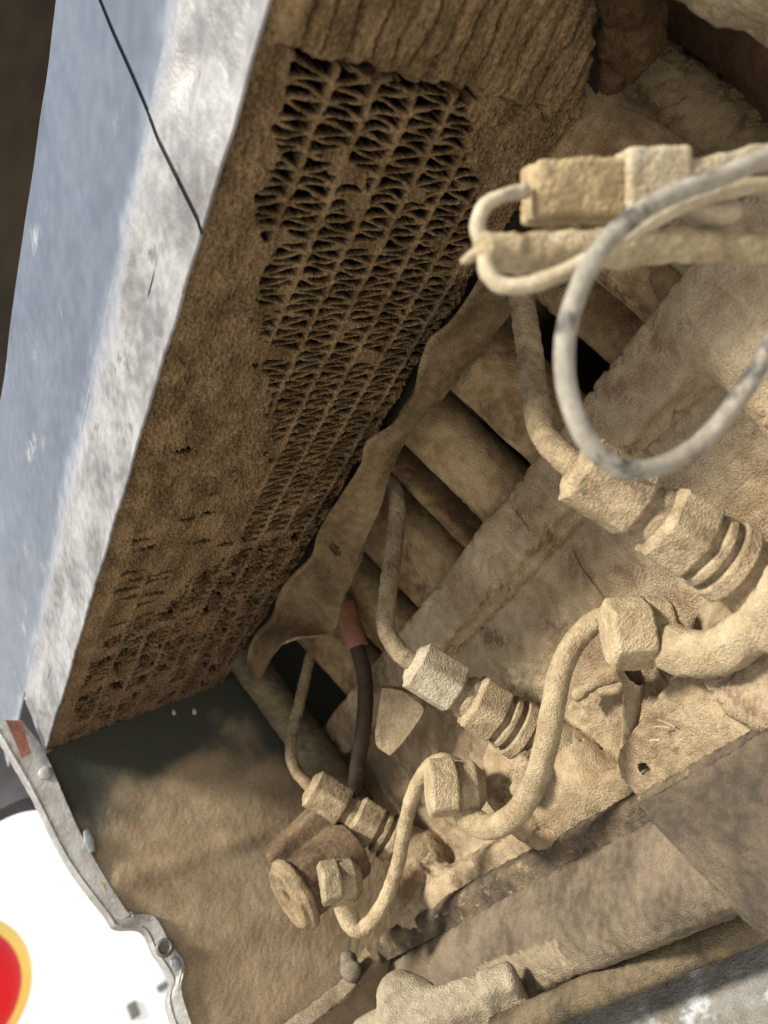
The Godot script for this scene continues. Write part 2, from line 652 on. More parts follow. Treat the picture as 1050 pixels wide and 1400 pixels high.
# ---------------------------------------------------------------- the cooler
var core_o := Vector3(-0.05422554, 0.142, -0.08902677)
var core_u := Vector3(-0.99824636, 0, 0.05919635)
var core_v := Vector3(-0.05919635, 0, -0.99824636)
func cp(u: float, w: float, down: float) -> Vector3:      # millimetres along the core, across it, below its face
	return EYE + core_o + (core_u * u + core_v * w) * 0.001 + Vector3(0, -down * 0.001, 0)
func pick(x: float, table: Array) -> float:
	for k in table.size() - 1:
		if x <= table[k + 1][0]:
			return lerpf(table[k][1], table[k + 1][1], clampf((x - table[k][0]) / (table[k + 1][0] - table[k][0]), 0.0, 1.0))
	return table[-1][1]
func dice(a: int, b: int, c: int) -> float:
	return fposmod(sin(a * 127.1 + b * 311.7 + c * 74.7) * 43758.5453, 1.0)
const ROW0 := 7.0
const ROW := 12.0
const FIN := 4.2
func core_height(u: float, w: float) -> Vector2:         # (millimetres below the face, 1 inside the fin holes, where shade is painted in)
	# the overhanging layer of packed dust near the viewer
	var lip := 6.8 + 1.4 * n1.get_noise_2d(w * 0.35, 3.0) + 1.2 * n1.get_noise_2d(w * 0.09, 8.0)
	if u < lip:
		var ph := fposmod(w + 1.2 * n1.get_noise_2d(u * 0.06, w * 0.08), 6.0) / 6.0
		var groove := smoothstep(0.0, 0.13, minf(ph, 1.0 - ph))
		var k := int(floor(w / 6.0))
		var hh := 3.2 + 0.9 * dice(k, 3, 1) - 3.4 * (1.0 - groove) + 0.9 * nf.get_noise_2d(u * 0.12, w * 0.35) + 0.35 * nf.get_noise_2d(u * 0.7, w * 1.4)
		hh *= smoothstep(-1.0, 6.0, w + 1.0) * smoothstep(-0.3, 1.6, lip - u)
		hh -= 16.0 * smoothstep(0.0, 2.5, w - (82.0 + (u + 18.0) * 0.75 + 2.0 * n1.get_noise_1d(u * 0.2)))
		return Vector2(hh, 0.0)
	var gap := smoothstep(0.0, 0.9, u - lip) * (1.0 - smoothstep(1.2, 2.6, u - lip))
	var uu := u + 0.9 * n1.get_noise_2d(u * 0.10, w * 0.08) + 0.22 * n1.get_noise_2d(u * 0.25, w * 0.12)
	var ww := w + 0.5 * n1.get_noise_2d(u * 0.10 + 40.0, w * 0.10) + 0.22 * n1.get_noise_2d(u * 0.45, w * 0.45 + 20.0)
	var rowf := (ww - ROW0) / ROW
	var row := int(floor(rowf))
	var fr := rowf - row
	var off := dice(row, 5, 9) * FIN
	var ph2 := fposmod(uu + off, FIN) / FIN
	var tri := 1.0 - absf(2.0 * ph2 - 1.0)
	tri = smoothstep(0.04, 0.96, tri) * 0.5 + tri * 0.5
	var cell_k := int(floor((uu + off) / FIN))
	var upper := fr > tri
	if upper and ph2 > 0.5:
		cell_k += 1
	var d_line := absf(fr - tri) * FIN * 0.5 * (0.85 + 0.3 * n1.get_noise_2d(u * 0.3 + 9.0, w * 0.3))
	var d_sep := minf(fr, 1.0 - fr) * ROW
	var left := pick(u, [[-40, 0], [7, 7.2], [32, 12], [69, 22.5], [97, 31], [115, 42], [150, 54], [200, 58], [225, 36], [255, 12], [300, 5], [361, 3]])
	var right := pick(u, [[7, 60], [20, 66], [30, 79], [46, 91], [70, 96], [361, 98]])
	var inside := smoothstep(-2.5, 2.5, w - left + 3.5 * n1.get_noise_2d(u * 0.08, w * 0.08)) * (1.0 - smoothstep(-2.5, 2.5, w - right + 3.0 * n1.get_noise_2d(u * 0.1, w * 0.1 + 50.0)))
	var dens := pick(u, [[7, 1.02], [100, 1.0], [140, 0.9], [200, 0.72], [260, 0.7], [361, 0.66]])
	dens += (0.42 if u < 170.0 else 0.75) * n1.get_noise_2d(u * 0.045, w * 0.06)
	var chance := lerpf(0.11 if u > 128.0 and u < 300.0 else 0.0, dens, inside)
	var open := 1.0 if row >= 0 and row < 8 and dice(row, cell_k, 1 if upper else 2) < chance else 0.0
	var ruin := smoothstep(170.0, 215.0, u) * smoothstep(0.2, 0.5, n1.get_noise_2d(u * 0.11 + 70.0, w * 0.16))
	var shrink := -0.5 * ruin + pick(u, [[7, 0.0], [110, 0.1], [200, 0.1], [361, 0.1]]) * dice(row, cell_k, 7)
	var hole := smoothstep(0.36 + shrink, 0.44 + shrink, d_line) * smoothstep(0.85, 1.0, d_sep) * open
	var deep := smoothstep(0.52 + shrink, 0.66 + shrink, d_line) * smoothstep(1.1, 1.3, d_sep) * open
	# how full of dust the rest of the hole is
	var h := -1.3 * hole - 12.0 * deep
	var fin := (1.0 - smoothstep(0.1, 0.7, d_line)) * inside
	var sep := 1.0 - smoothstep(0.7, 1.3, d_sep)
	var loose := 1.0 - inside
	h += (0.5 * fin + 0.7 * sep * inside * pick(u, [[7, 1.0], [190, 1.0], [240, 0.35], [361, 0.3]])) * (1.0 - hole)
	var strokes := 0.75 * nf.get_noise_2d((u + w * 0.5) * 0.2, (w - u * 0.15) * 0.9) + 0.3 * n1.get_noise_2d((u + w * 0.5) * 0.6, (w - u * 0.2) * 2.4)
	strokes = 0.5 * strokes + 0.5 * (1.0 - 2.4 * absf(n1.get_noise_2d((u + w * 0.5) * 0.16 + 5.0, (w - u * 0.15) * 0.55))) * (0.6 + 0.4 * n1.get_noise_2d(u * 0.1, w * 0.1 + 30.0))
	var worm := 0.55 * (1.0 - 2.6 * absf(n1.get_noise_2d(u * 0.42, w * 0.5 + 60.0))) + 0.3 * (1.0 - 2.6 * absf(n1.get_noise_2d(u * 1.0, w * 1.2 + 90.0)))
	var clods := worm + 0.5 * nf.get_noise_2d(u * 0.35, w * 0.35) + 0.3 * n1.get_noise_2d(u * 1.9, w * 1.9)
	var streaky := pick(u, [[-40, 1.0], [150, 1.0], [200, 0.35], [361, 0.1]]) * loose
	h += lerpf(clods * 0.8, strokes * 2.1, streaky) * (1.0 - hole) * (1.0 - 0.75 * inside * float(u < 200.0))
	h += 0.9 * loose * (1.0 - 0.55 * smoothstep(40.0, 300.0, u)) * smoothstep(0.0, 9.0, w)
	h += sep * loose * 0.35
	h -= 6.0 * gap * (1.0 if w > 7.0 and w < 96.0 else 0.3) * inside
	h -= 7.0 * smoothstep(98.0, 101.0, w + 1.5 * n1.get_noise_1d(u * 0.06))
	return Vector2(h, hole)

func cooler() -> void:
	var t := thing("oil_cooler", "dust clogged fin cooler in a dented blue grey sheet metal case", "oil cooler", "", cp(180, 50, 0))
	var us := PackedFloat32Array()
	var u := -34.0
	while u < 361.0:
		us.append(u)
		u += 0.3 if u < 7.0 else (0.2 if u < 110.0 else (0.26 if u < 210.0 else 0.36))
	var ws := PackedFloat32Array()
	var w := -0.8
	while w <= 104.01:
		ws.append(w)
		w += 0.4
	var nu := us.size()
	var nv := ws.size()
	var pos := PackedVector3Array()
	var col := PackedColorArray()
	pos.resize(nu * nv)
	col.resize(nu * nv)
	var a := lin(160, 136, 102)
	var b := lin(106, 87, 62)
	var c := lin(134, 110, 88)
	var hole_shade := lin(30, 26, 22)  # near-black painted on the fin walls so the holes look deep in shade
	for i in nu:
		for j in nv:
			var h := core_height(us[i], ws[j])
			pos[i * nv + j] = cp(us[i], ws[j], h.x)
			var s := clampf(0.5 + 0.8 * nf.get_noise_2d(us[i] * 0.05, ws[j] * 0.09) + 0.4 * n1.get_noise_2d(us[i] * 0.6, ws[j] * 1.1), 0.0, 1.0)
			col[i * nv + j] = a.lerp(b, s).lerp(c, smoothstep(200.0, 360.0, us[i]) * 0.7).lerp(hole_shade, smoothstep(0.1, 0.7, h.y))
	var nor := PackedVector3Array()
	nor.resize(nu * nv)
	for i in nu:
		for j in nv:
			var du := pos[mini(i + 1, nu - 1) * nv + j] - pos[maxi(i - 1, 0) * nv + j]
			var dw := pos[i * nv + mini(j + 1, nv - 1)] - pos[i * nv + maxi(j - 1, 0)]
			var m := du.cross(dw).normalized()
			nor[i * nv + j] = m if m.y < 0.0 else -m
	var strips := [["caked_edge", -0.8, ROW0 - 1.2]]
	for k in 9:
		strips.append(["tube_plate", ROW0 + ROW * k - 1.2, ROW0 + ROW * k + 1.2])
		if k < 8:
			strips.append(["fin_row", ROW0 + ROW * k + 1.2, ROW0 + ROW * (k + 1) - 1.2])
	var i7 := 0
	while us[i7] < 9.0:
		i7 += 1
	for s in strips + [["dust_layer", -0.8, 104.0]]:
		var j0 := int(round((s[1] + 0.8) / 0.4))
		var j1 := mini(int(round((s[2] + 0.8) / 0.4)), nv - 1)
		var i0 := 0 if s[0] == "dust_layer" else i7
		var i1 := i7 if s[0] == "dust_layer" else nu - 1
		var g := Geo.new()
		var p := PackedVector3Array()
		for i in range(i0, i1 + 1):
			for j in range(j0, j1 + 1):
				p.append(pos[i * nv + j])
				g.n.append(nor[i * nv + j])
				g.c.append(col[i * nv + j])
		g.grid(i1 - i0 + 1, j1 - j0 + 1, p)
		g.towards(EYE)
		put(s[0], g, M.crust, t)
	# dark inside of the core, behind the holes
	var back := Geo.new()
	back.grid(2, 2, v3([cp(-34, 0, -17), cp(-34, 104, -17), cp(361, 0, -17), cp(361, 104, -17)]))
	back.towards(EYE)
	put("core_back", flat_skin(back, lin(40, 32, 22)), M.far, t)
	# sheet metal case: two side panels that meet at a seam, each with a pale worn flange along its lower edge
	var blue := {"a": lin(98, 106, 117), "b": lin(80, 88, 99), "f": 16.0, "c": lin(156, 160, 164), "share": 0.27}
	var pale := {"a": lin(162, 162, 160), "b": lin(110, 109, 107), "f": 30.0, "c": lin(108, 98, 86), "share": 0.3}
	for part in 2:
		for kind in 2:
			var edge_pal := pale if kind == 1 else blue
			var h0 := -0.9 if kind == 1 else 36.0
			var h1 := 38.3 if kind == 1 else 118.0
			var st := 0.8
			var rows := int((h1 - h0) / st) + 1
			var u0 := -60.0
			var u1 := 362.0 if kind == 1 else 470.0
			var cols := int((u1 - u0) / 1.1) + 1
			var pp := PackedVector3Array()
			var keep := PackedByteArray()
			for i in cols:
				var uu := u0 + (u1 - u0) * i / (cols - 1)
				for j in rows:
					var hh := h0 + (h1 - h0) * j / (rows - 1)
					var seam := 50.8 - 0.135 * hh
					var us2 := minf(uu, seam - 0.8) if part == 0 else maxf(uu, seam + 0.8)
					keep.append(1 if (uu < seam + 0.8) if part == 0 else (uu > seam - 0.8) else 0)
					var outw := 0.0
					if kind == 1:
						outw = 0.9 + 0.5 * n1.get_noise_2d(us2 * 0.03, hh * 0.05) + 0.22 * nf.get_noise_2d(us2 * 0.16, hh * 0.16)
						outw += 1.3 * n1.get_noise_2d(us2 * 0.018 + 9.0, 2.0) * smoothstep(6.0, 20.0, hh) * smoothstep(38.0, 26.0, hh)
						outw -= 2.2 * exp(-pow((us2 - 24.0) / 7.0, 2) - pow((hh - 23.0) / 6.0, 2)) + 2.0 * exp(-pow((us2 - 250.0) / 22.0, 2) - pow((hh - 24.0) / 6.0, 2)) + 1.5 * exp(-pow((us2 - 305.0) / 16.0, 2) - pow((hh - 30.0) / 5.0, 2))
						outw = lerpf(0.7, outw, smoothstep(1.0, 14.0, absf(us2 - seam)))
						outw -= outw * smoothstep(28.0, 38.3, hh)
						if hh < 3.0:
							outw += 0.5 * (1.0 - hh / 3.0)
					else:
						outw = -0.05 * (hh - 36.0) + 0.25 * n1.get_noise_2d(us2 * 0.02, hh * 0.03) - 0.05
					var top := hh
					if kind == 0:
						top = 36.0 + (hh - 36.0) * (80.0 + 1.5 * n1.get_noise_1d(us2 * 0.02) + pick(us2, [[60, 0], [200, 8], [362, 12]])) / 82.0
					pp.append(EYE + core_o + core_u * us2 * 0.001 - core_v * outw * 0.001 + Vector3(0, top * 0.001, 0))
			var g := Geo.new()
			g.grid(cols, rows, pp, false, keep)
			g.towards(EYE)
			g.normals()
			# give the sheet its thickness
			var o := g.v.size()
			var f := g.i.duplicate()
			var flip_lip := f[1] - f[0] != 1          # the lip winds with the face it joins
			for k in o:
				g.v.append(g.v[k] + core_v * 0.0009)
			for k in range(0, f.size(), 3):
				g.i.append_array([f[k] + o, f[k + 2] + o, f[k + 1] + o])
			for i in cols - 1:
				if keep[i * rows]:
					var q := i * rows
					g.i.append_array([q, q + o, q + rows, q + rows, q + o, q + rows + o] if flip_lip else [q, q + rows, q + o, q + rows, q + rows + o, q + o])
			skin(g, edge_pal)
			for k in g.v.size():        # the paint is rubbed through in patches near the folded edge
				var hh := (g.v[k].y - EYE.y - core_o.y) * 1000.0
				var e := hh - 36.0 + 7.0 * nf.get_noise_3dv(g.v[k] * 22.0) + 2.5 * n1.get_noise_3dv(g.v[k] * 160.0)
				var other := dusty(lin(150, 152, 154)).lerp(dusty(lin(112, 122, 136)), smoothstep(-5.0, 5.0, e))
				g.c[k] = g.c[k].lerp(other, 1.0 - smoothstep(0.0, 9.0, absf(e)))
			put("flange" if kind == 1 else "side_panel", g, M.metal if kind == 1 else M.paint, t)
	# top and far walls of the case
	var shell := Geo.new()
	shell.grid(2, 2, v3([cp(-60, 7, -110), cp(-60, 112, -110), cp(361, 7, -110), cp(361, 112, -110)]))
	shell.grid(2, 2, v3([cp(-60, 106, -1), cp(-60, 106, -112), cp(361, 106, -1), cp(361, 106, -112)]))
	shell.grid(2, 2, v3([cp(361, 7, 0), cp(361, 7, -110), cp(361, 106, 0), cp(361, 106, -110)]))
	put("case_wall", flat_skin(shell, lin(60, 58, 52)), M.far, t)

# ---------------------------------------------------------------- wavy baffle strip along the back of the cooler
func baffle() -> void:
	var t := thing("baffle_strip", "wavy dusty sheet metal strip with punched hole along the cooler's lower edge", "metal strip")
	var front := [[676, 350], [655, 395], [622, 442], [594, 466], [580, 500], [569, 545], [545, 580], [507, 606], [497, 640], [470, 682], [440, 730], [430, 764], [402, 792], [386, 815], [374, 850], [348, 880], [338, 922]]
	var backp := [[745, 370], [712, 412], [672, 462], [642, 498], [622, 525], [600, 552], [570, 580], [545, 622], [530, 660], [520, 695], [500, 738], [484, 778], [470, 815], [455, 862], [402, 872], [376, 890], [352, 932]]
	var rows := []
	var by := [0.128, 0.128, 0.128, 0.128, 0.128, 0.128, 0.128, 0.128, 0.126, 0.122, 0.117, 0.111, 0.106, 0.102, 0.106, 0.112, 0.12]
	for k in front.size():
		var f := yp(front[k][0], front[k][1], 0.1315)
		var b := yp(backp[k][0], backp[k][1], by[k])
		rows.append([f + Vector3(0, 0.0012, 0.0012), f, f.lerp(b, 0.25) + Vector3(0, 0.0002, 0), f.lerp(b, 0.6) + Vector3(0, -0.0006, 0), b])
	var hole: Vector3 = (rows[10][1] as Vector3).lerp(rows[10][4], 0.38).lerp((rows[11][1] as Vector3).lerp(rows[11][4], 0.38), 0.45)
	var g := sheet(rows, 0.0006, 0.0012, func(p: Vector3) -> bool: return p.distance_to(hole) > 0.0031)
	put("strip", skin(g, {"a": lin(158, 132, 92), "b": lin(112, 92, 60), "f": 35.0, "bumps": [[0.0005, 90.0], [0.0002, 500.0]], "c": lin(190, 165, 120), "share": 0.2}), M.dust, t)

# ---------------------------------------------------------------- ducts above the heads
func ducts() -> void:
	var up := Vector3(0, 0.965, 0.26)
	var lean := Basis(Vector3.RIGHT, up, Vector3.RIGHT.cross(up))
	var spec := [[-58.0, -106.0, 0.0, 11.0], [-110.0, -133.0, 22.0, 7.0], [-139.0, -172.0, 0.0, 9.0], [-178.5, -208.0, 0.0, 9.0], [-215.5, -222.5, 3.0, 3.0], [-230.0, -274.0, 0.0, 10.0], [-283.0, -318.0, 1.0, 9.0], [-332.0, -368.0, 0.0, 9.0]]
	var where := ["under the plug connector", "deep inside the slot framed by the big wire loop", "behind the bent fuel pipe nearest the plug connector", "between two dark slots under the wavy strip", "as a thin web splitting a dark slot", "just above the middle fuel pipe's bend", "beside the orange sleeve", "behind the pipe at the dark plate"]
	for k in spec.size():
		var x := ((spec[k][0] as float) + (spec[k][1] as float)) * 0.5
		var hw := ((spec[k][0] as float) - (spec[k][1] as float)) * 0.5
		var back: float = spec[k][2]
		var rnd: float = spec[k][3]
		var low := Vector3(x, 80.0, -219.0 - back)
		var pr := [boxp(low + up * 58.0, Vector3(hw - (2.0 if hw > 10.0 else 0.3), 66.0, 13.0), minf(rnd * 1.2, 13.0), 3.0, lean)]
		pr.append(boxp(low + up * 9.0 + Vector3(0, 0, 0), Vector3(hw + 1.5, 5.0, 10.0), 4.0, 6.0, lean))
		if hw > 10.0:
			pr.append(caps(low + up * 14.0 + Vector3(hw * 0.3, 0, 2), low + up * 100.0 + Vector3(hw * 0.3, 0, 1), 10.0, 9.0, 5.0))
		var g := cast(pr, Vector3(x - hw - 9.0, 70.0, low.z - 16.0), Vector3(x + hw + 9.0, 182.0, low.z + 46.0), 1.25)
		var o := put("air_duct", skin(g, {"a": lin(184, 156, 108), "b": lin(128, 102, 64), "f": 30.0, "bumps": [[0.0006, 45.0], [0.0002, 500.0]], "crack": [0.0006, 85.0, 0.25], "c": lin(104, 84, 58), "share": 0.3}), M.powder)
		tag(o, "tan dust caked duct " + where[k], "duct", "ducts rising from the cylinder heads")
	# a dark slab for the engine side closes the view behind the ducts
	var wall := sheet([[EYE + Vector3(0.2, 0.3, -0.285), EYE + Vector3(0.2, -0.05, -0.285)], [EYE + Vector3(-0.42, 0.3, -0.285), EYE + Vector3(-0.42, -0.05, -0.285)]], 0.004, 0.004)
	tag(put("engine_side", skin(wall, {"a": lin(52, 42, 28), "b": lin(34, 28, 20), "f": 20.0, "bumps": [[0.003, 40.0]]}), M.dust), "dark engine side behind the dusty ducts", "engine side")
	# big duct near the viewer, top right, with cracked dust
	var g2 := tube(path_d([[690, -40, 0.262], [800, 70, 0.25], [930, 180, 0.235], [1120, 330, 0.222]]), PackedFloat32Array([0.016, 0.0175, 0.018, 0.018]), 84, 0.0006)
	tag(put("air_duct", skin(g2, {"a": lin(170, 144, 100), "b": lin(122, 100, 66), "f": 35.0, "bumps": [[0.0006, 50.0], [0.0002, 500.0]], "crack": [0.0016, 80.0, -0.1]}), M.powder), "wide duct with deeply cracked dust behind the plug connector", "duct", "ducts rising from the cylinder heads")
	var g3 := tube(path_d([[770, 120, 0.27], [800, 180, 0.25], [860, 250, 0.235], [990, 390, 0.215]]), PackedFloat32Array([0.010, 0.0125, 0.0145, 0.016]), 44, 0.001)
	tag(put("air_duct", skin(g3, {"a": lin(150, 124, 82), "b": lin(110, 88, 56), "f": 40.0, "bumps": [[0.0016, 90.0], [0.0007, 300.0]]}), M.dust), "rough brown duct stub just above the plug connector", "duct", "ducts rising from the cylinder heads")
	var slab := sheet([[dp(880, 325, 0.212), dp(905, 350, 0.2085), dp(980, 425, 0.2), dp(1060, 512, 0.191), dp(1120, 580, 0.185)], [dp(905, 300, 0.207), dp(945, 335, 0.202), dp(1010, 400, 0.193), dp(1090, 480, 0.184), dp(1150, 545, 0.178)], [dp(960, 240, 0.205), dp(1010, 300, 0.198), dp(1080, 365, 0.188), dp(1140, 430, 0.179), dp(1200, 500, 0.172)]], 0.0008, 0.007)
	tag(put("slab_casting", skin(slab, {"a": lin(186, 162, 120), "b": lin(142, 120, 86), "f": 40.0, "bumps": [[0.0009, 60.0], [0.0004, 300.0]], "crack": [0.0012, 90.0, 0.1], "c": lin(120, 104, 84), "share": 0.26}), M.powder), "tan slab with a straight lower edge behind the big wire loop", "casting")
	# hanging lump of packed dust beside the cooler
	var lump := cast([caps(mm(dp(850, -70, 0.166)), mm(dp(862, 55, 0.19)), 6.0, 6.5, 4.0), caps(mm(dp(862, 55, 0.19)), mm(dp(838, 104, 0.198)), 6.5, 3.5, 5.0), caps(mm(dp(890, -60, 0.17)), mm(dp(888, 20, 0.184)), 5.0, 3.6, 5.0)], mm(dp(850, 20, 0.184)) - Vector3(48, 60, 48), mm(dp(850, 20, 0.184)) + Vector3(48, 60, 48), 1.1)
	tag(put("dust_lump", skin(lump, {"a": lin(104, 80, 50), "b": lin(66, 50, 30), "f": 50.0, "bumps": [[0.0025, 90.0], [0.0012, 260.0]]}), M.crust), "dark brown lump of packed dust hanging beside the ridged dust layer", "dust lump")
	var bar := sheet([[dp(880, -30, 0.215), dp(900, 30, 0.225), dp(905, 85, 0.238)], [dp(985, -30, 0.203), dp(985, 60, 0.212), dp(975, 105, 0.225)], [dp(1100, 60, 0.19), dp(1080, 140, 0.2), dp(1060, 195, 0.215)]], 0.0012, 0.006)
	tag(put("side_bar", skin(bar, {"a": lin(112, 84, 60), "b": lin(84, 62, 42), "f": 40.0, "bumps": [[0.0007, 150.0]]}), M.powder), "reddish brown bar in shade above the cracked duct", "bar")
	var block := cast([boxp(mm(dp(1075, -45, 0.17)), Vector3(22, 9, 14), 4.0, 3.0, Basis(cam(0.85, -0.5, 0.1), cam(0.5, 0.85, 0), cam(0.85, -0.5, 0.1).cross(cam(0.5, 0.85, 0))))], mm(dp(1075, -45, 0.17)) - Vector3(34, 34, 34), mm(dp(1075, -45, 0.17)) + Vector3(34, 34, 34), 1.1)
	tag(put("bracket_block", skin(block, {"a": lin(196, 178, 138), "b": lin(150, 130, 96), "f": 60.0, "bumps": [[0.002, 80.0]]}), M.dust), "pale dusty bracket corner above the reddish bar", "bracket")

# ---------------------------------------------------------------- cylinder heads
const INJ := [Vector3(-0.1175, 0.0537, -0.1635), Vector3(-0.2329, 0.0533, -0.168), Vector3(-0.3581, 0.0502, -0.1658)]
var inj_dir := Vector3(0, -0.83, -0.55)
func heads() -> void:
	inj_dir = inj_dir.normalized()
	var label := ["cylinder head behind the injector below the big wire loop", "middle cylinder head with a thick dusty boss under the S shaped pipe", "farthest cylinder head beside the round elbow cap"]
	var ends := [[60.0, -177.0], [-177.6, -296.0], [-296.6, -409.0]]
	for k in 3:
		var o: Vector3 = INJ[k] * 1000.0
		var x0: float = ends[k][0]
		var x1: float = ends[k][1]
		var far_end := x1 + 3.0 if k == 2 else x1 - 20.0
		var mx := (x0 + 20.0 + far_end) * 0.5
		var hx := (x0 + 20.0 - far_end) * 0.5
		var pr := [boxp(Vector3(mx, 24, -226), Vector3(hx, 64, 20), 2.0)]
		pr.append(boxp(Vector3(mx, 79, -212), Vector3(hx, 11, 17), 4.0, 3.0))
		pr.append(boxp(Vector3(mx, 69, -212), Vector3(hx, 4, 11), 3.0, 3.0))
		pr.append(boxp(Vector3(mx, -18, -207), Vector3(hx, 12, 16), 3.0, 4.0))
		var dome: Vector3 = [mm(zp(1100, 865, -0.203)), mm(zp(762, 1058, -0.203)), mm(zp(592, 1206, -0.2))][k]
		pr.append(caps(o + inj_dir * 56.0, dome, 12.5, [30.0, 28.5, 25.0][k], 3.0))
		pr.append(caps(dome + Vector3(-22, -6, 2), dome + Vector3(20, -8, 6), 11.0, 12.0, 5.0))
		pr.append(boxp(dome + Vector3(12, 6, 17), Vector3(9, 4, 12), 3.0, 4.0, Basis(Vector3(0.3, 0.2, 1).normalized(), 0.6)))
		if k == 0:
			pr.append(boxp(Vector3(-60, 44, -206), Vector3(34, 40, 12), 9.0, 8.0, Basis(Vector3.UP, 0.2)))
			pr.append(caps(Vector3(-126, 6, -202), Vector3(-60, 4, -198), 11.0, 14.0, 8.0))
		if k == 1:
			var w0 := mm(zp(790, 950, -0.197))
			var w1 := mm(zp(830, 922, -0.195))
			var w2 := mm(zp(868, 915, -0.195))
			var w3 := mm(zp(856, 1050, -0.192))
			pr.append(caps(w0, w1, 2.2, 2.6, 2.5))
			pr.append(caps(w1, w2, 2.6, 3.0, 2.5))
			pr.append(caps(w2, w3, 3.0, 3.0, 2.5))
		var lo := Vector3(x1 - (4.0 if k == 2 else 1.0), -42, -248)
		var hi := Vector3(x0 + 1.0, 94, -158)
		if k == 0:
			hi.x = 30.0
		var cell := 1.0 if k < 2 else 1.15
		var g := cast(pr, lo, hi, cell)
		var pal := {"a": lin(202, 180, 140), "b": lin(160, 134, 96), "f": 22.0, "bumps": [[0.0014, 38.0], [0.0005, 200.0], [0.0002, 900.0]], "c": lin(148, 118, 92), "share": 0.34, "crack": [0.0013, 75.0, 0.2]}
		if k == 1:
			pal.merge({"a": lin(208, 186, 144), "b": lin(168, 142, 102)}, true)
		var t := thing("cylinder_head", label[k], "cylinder head", "dusty cylinder heads in a row", EYE + INJ[k])
		put("casting", skin(g, pal), M.dust, t)
		if k == 0:
			var hole := zp(879, 1052, -0.185)
			var lug := sheet([[zp(850, 1062, -0.185), zp(846, 1034, -0.185), zp(872, 990, -0.186), zp(908, 942, -0.188), zp(950, 902, -0.192)], [zp(868, 1084, -0.185), zp(880, 1052, -0.185), zp(915, 1010, -0.186), zp(960, 965, -0.187), zp(1010, 930, -0.19)], [zp(885, 1094, -0.185), zp(925, 1068, -0.185), zp(970, 1040, -0.185), zp(1020, 1010, -0.185), zp(1085, 975, -0.187)]], 0.0006, 0.011, func(p: Vector3) -> bool: return p.distance_to(hole) > 0.0021)
			put("lug", skin(lug, {"a": lin(196, 172, 130), "b": lin(150, 126, 90), "f": 40.0, "bumps": [[0.0006, 120.0], [0.0003, 600.0]]}), M.dust, t)

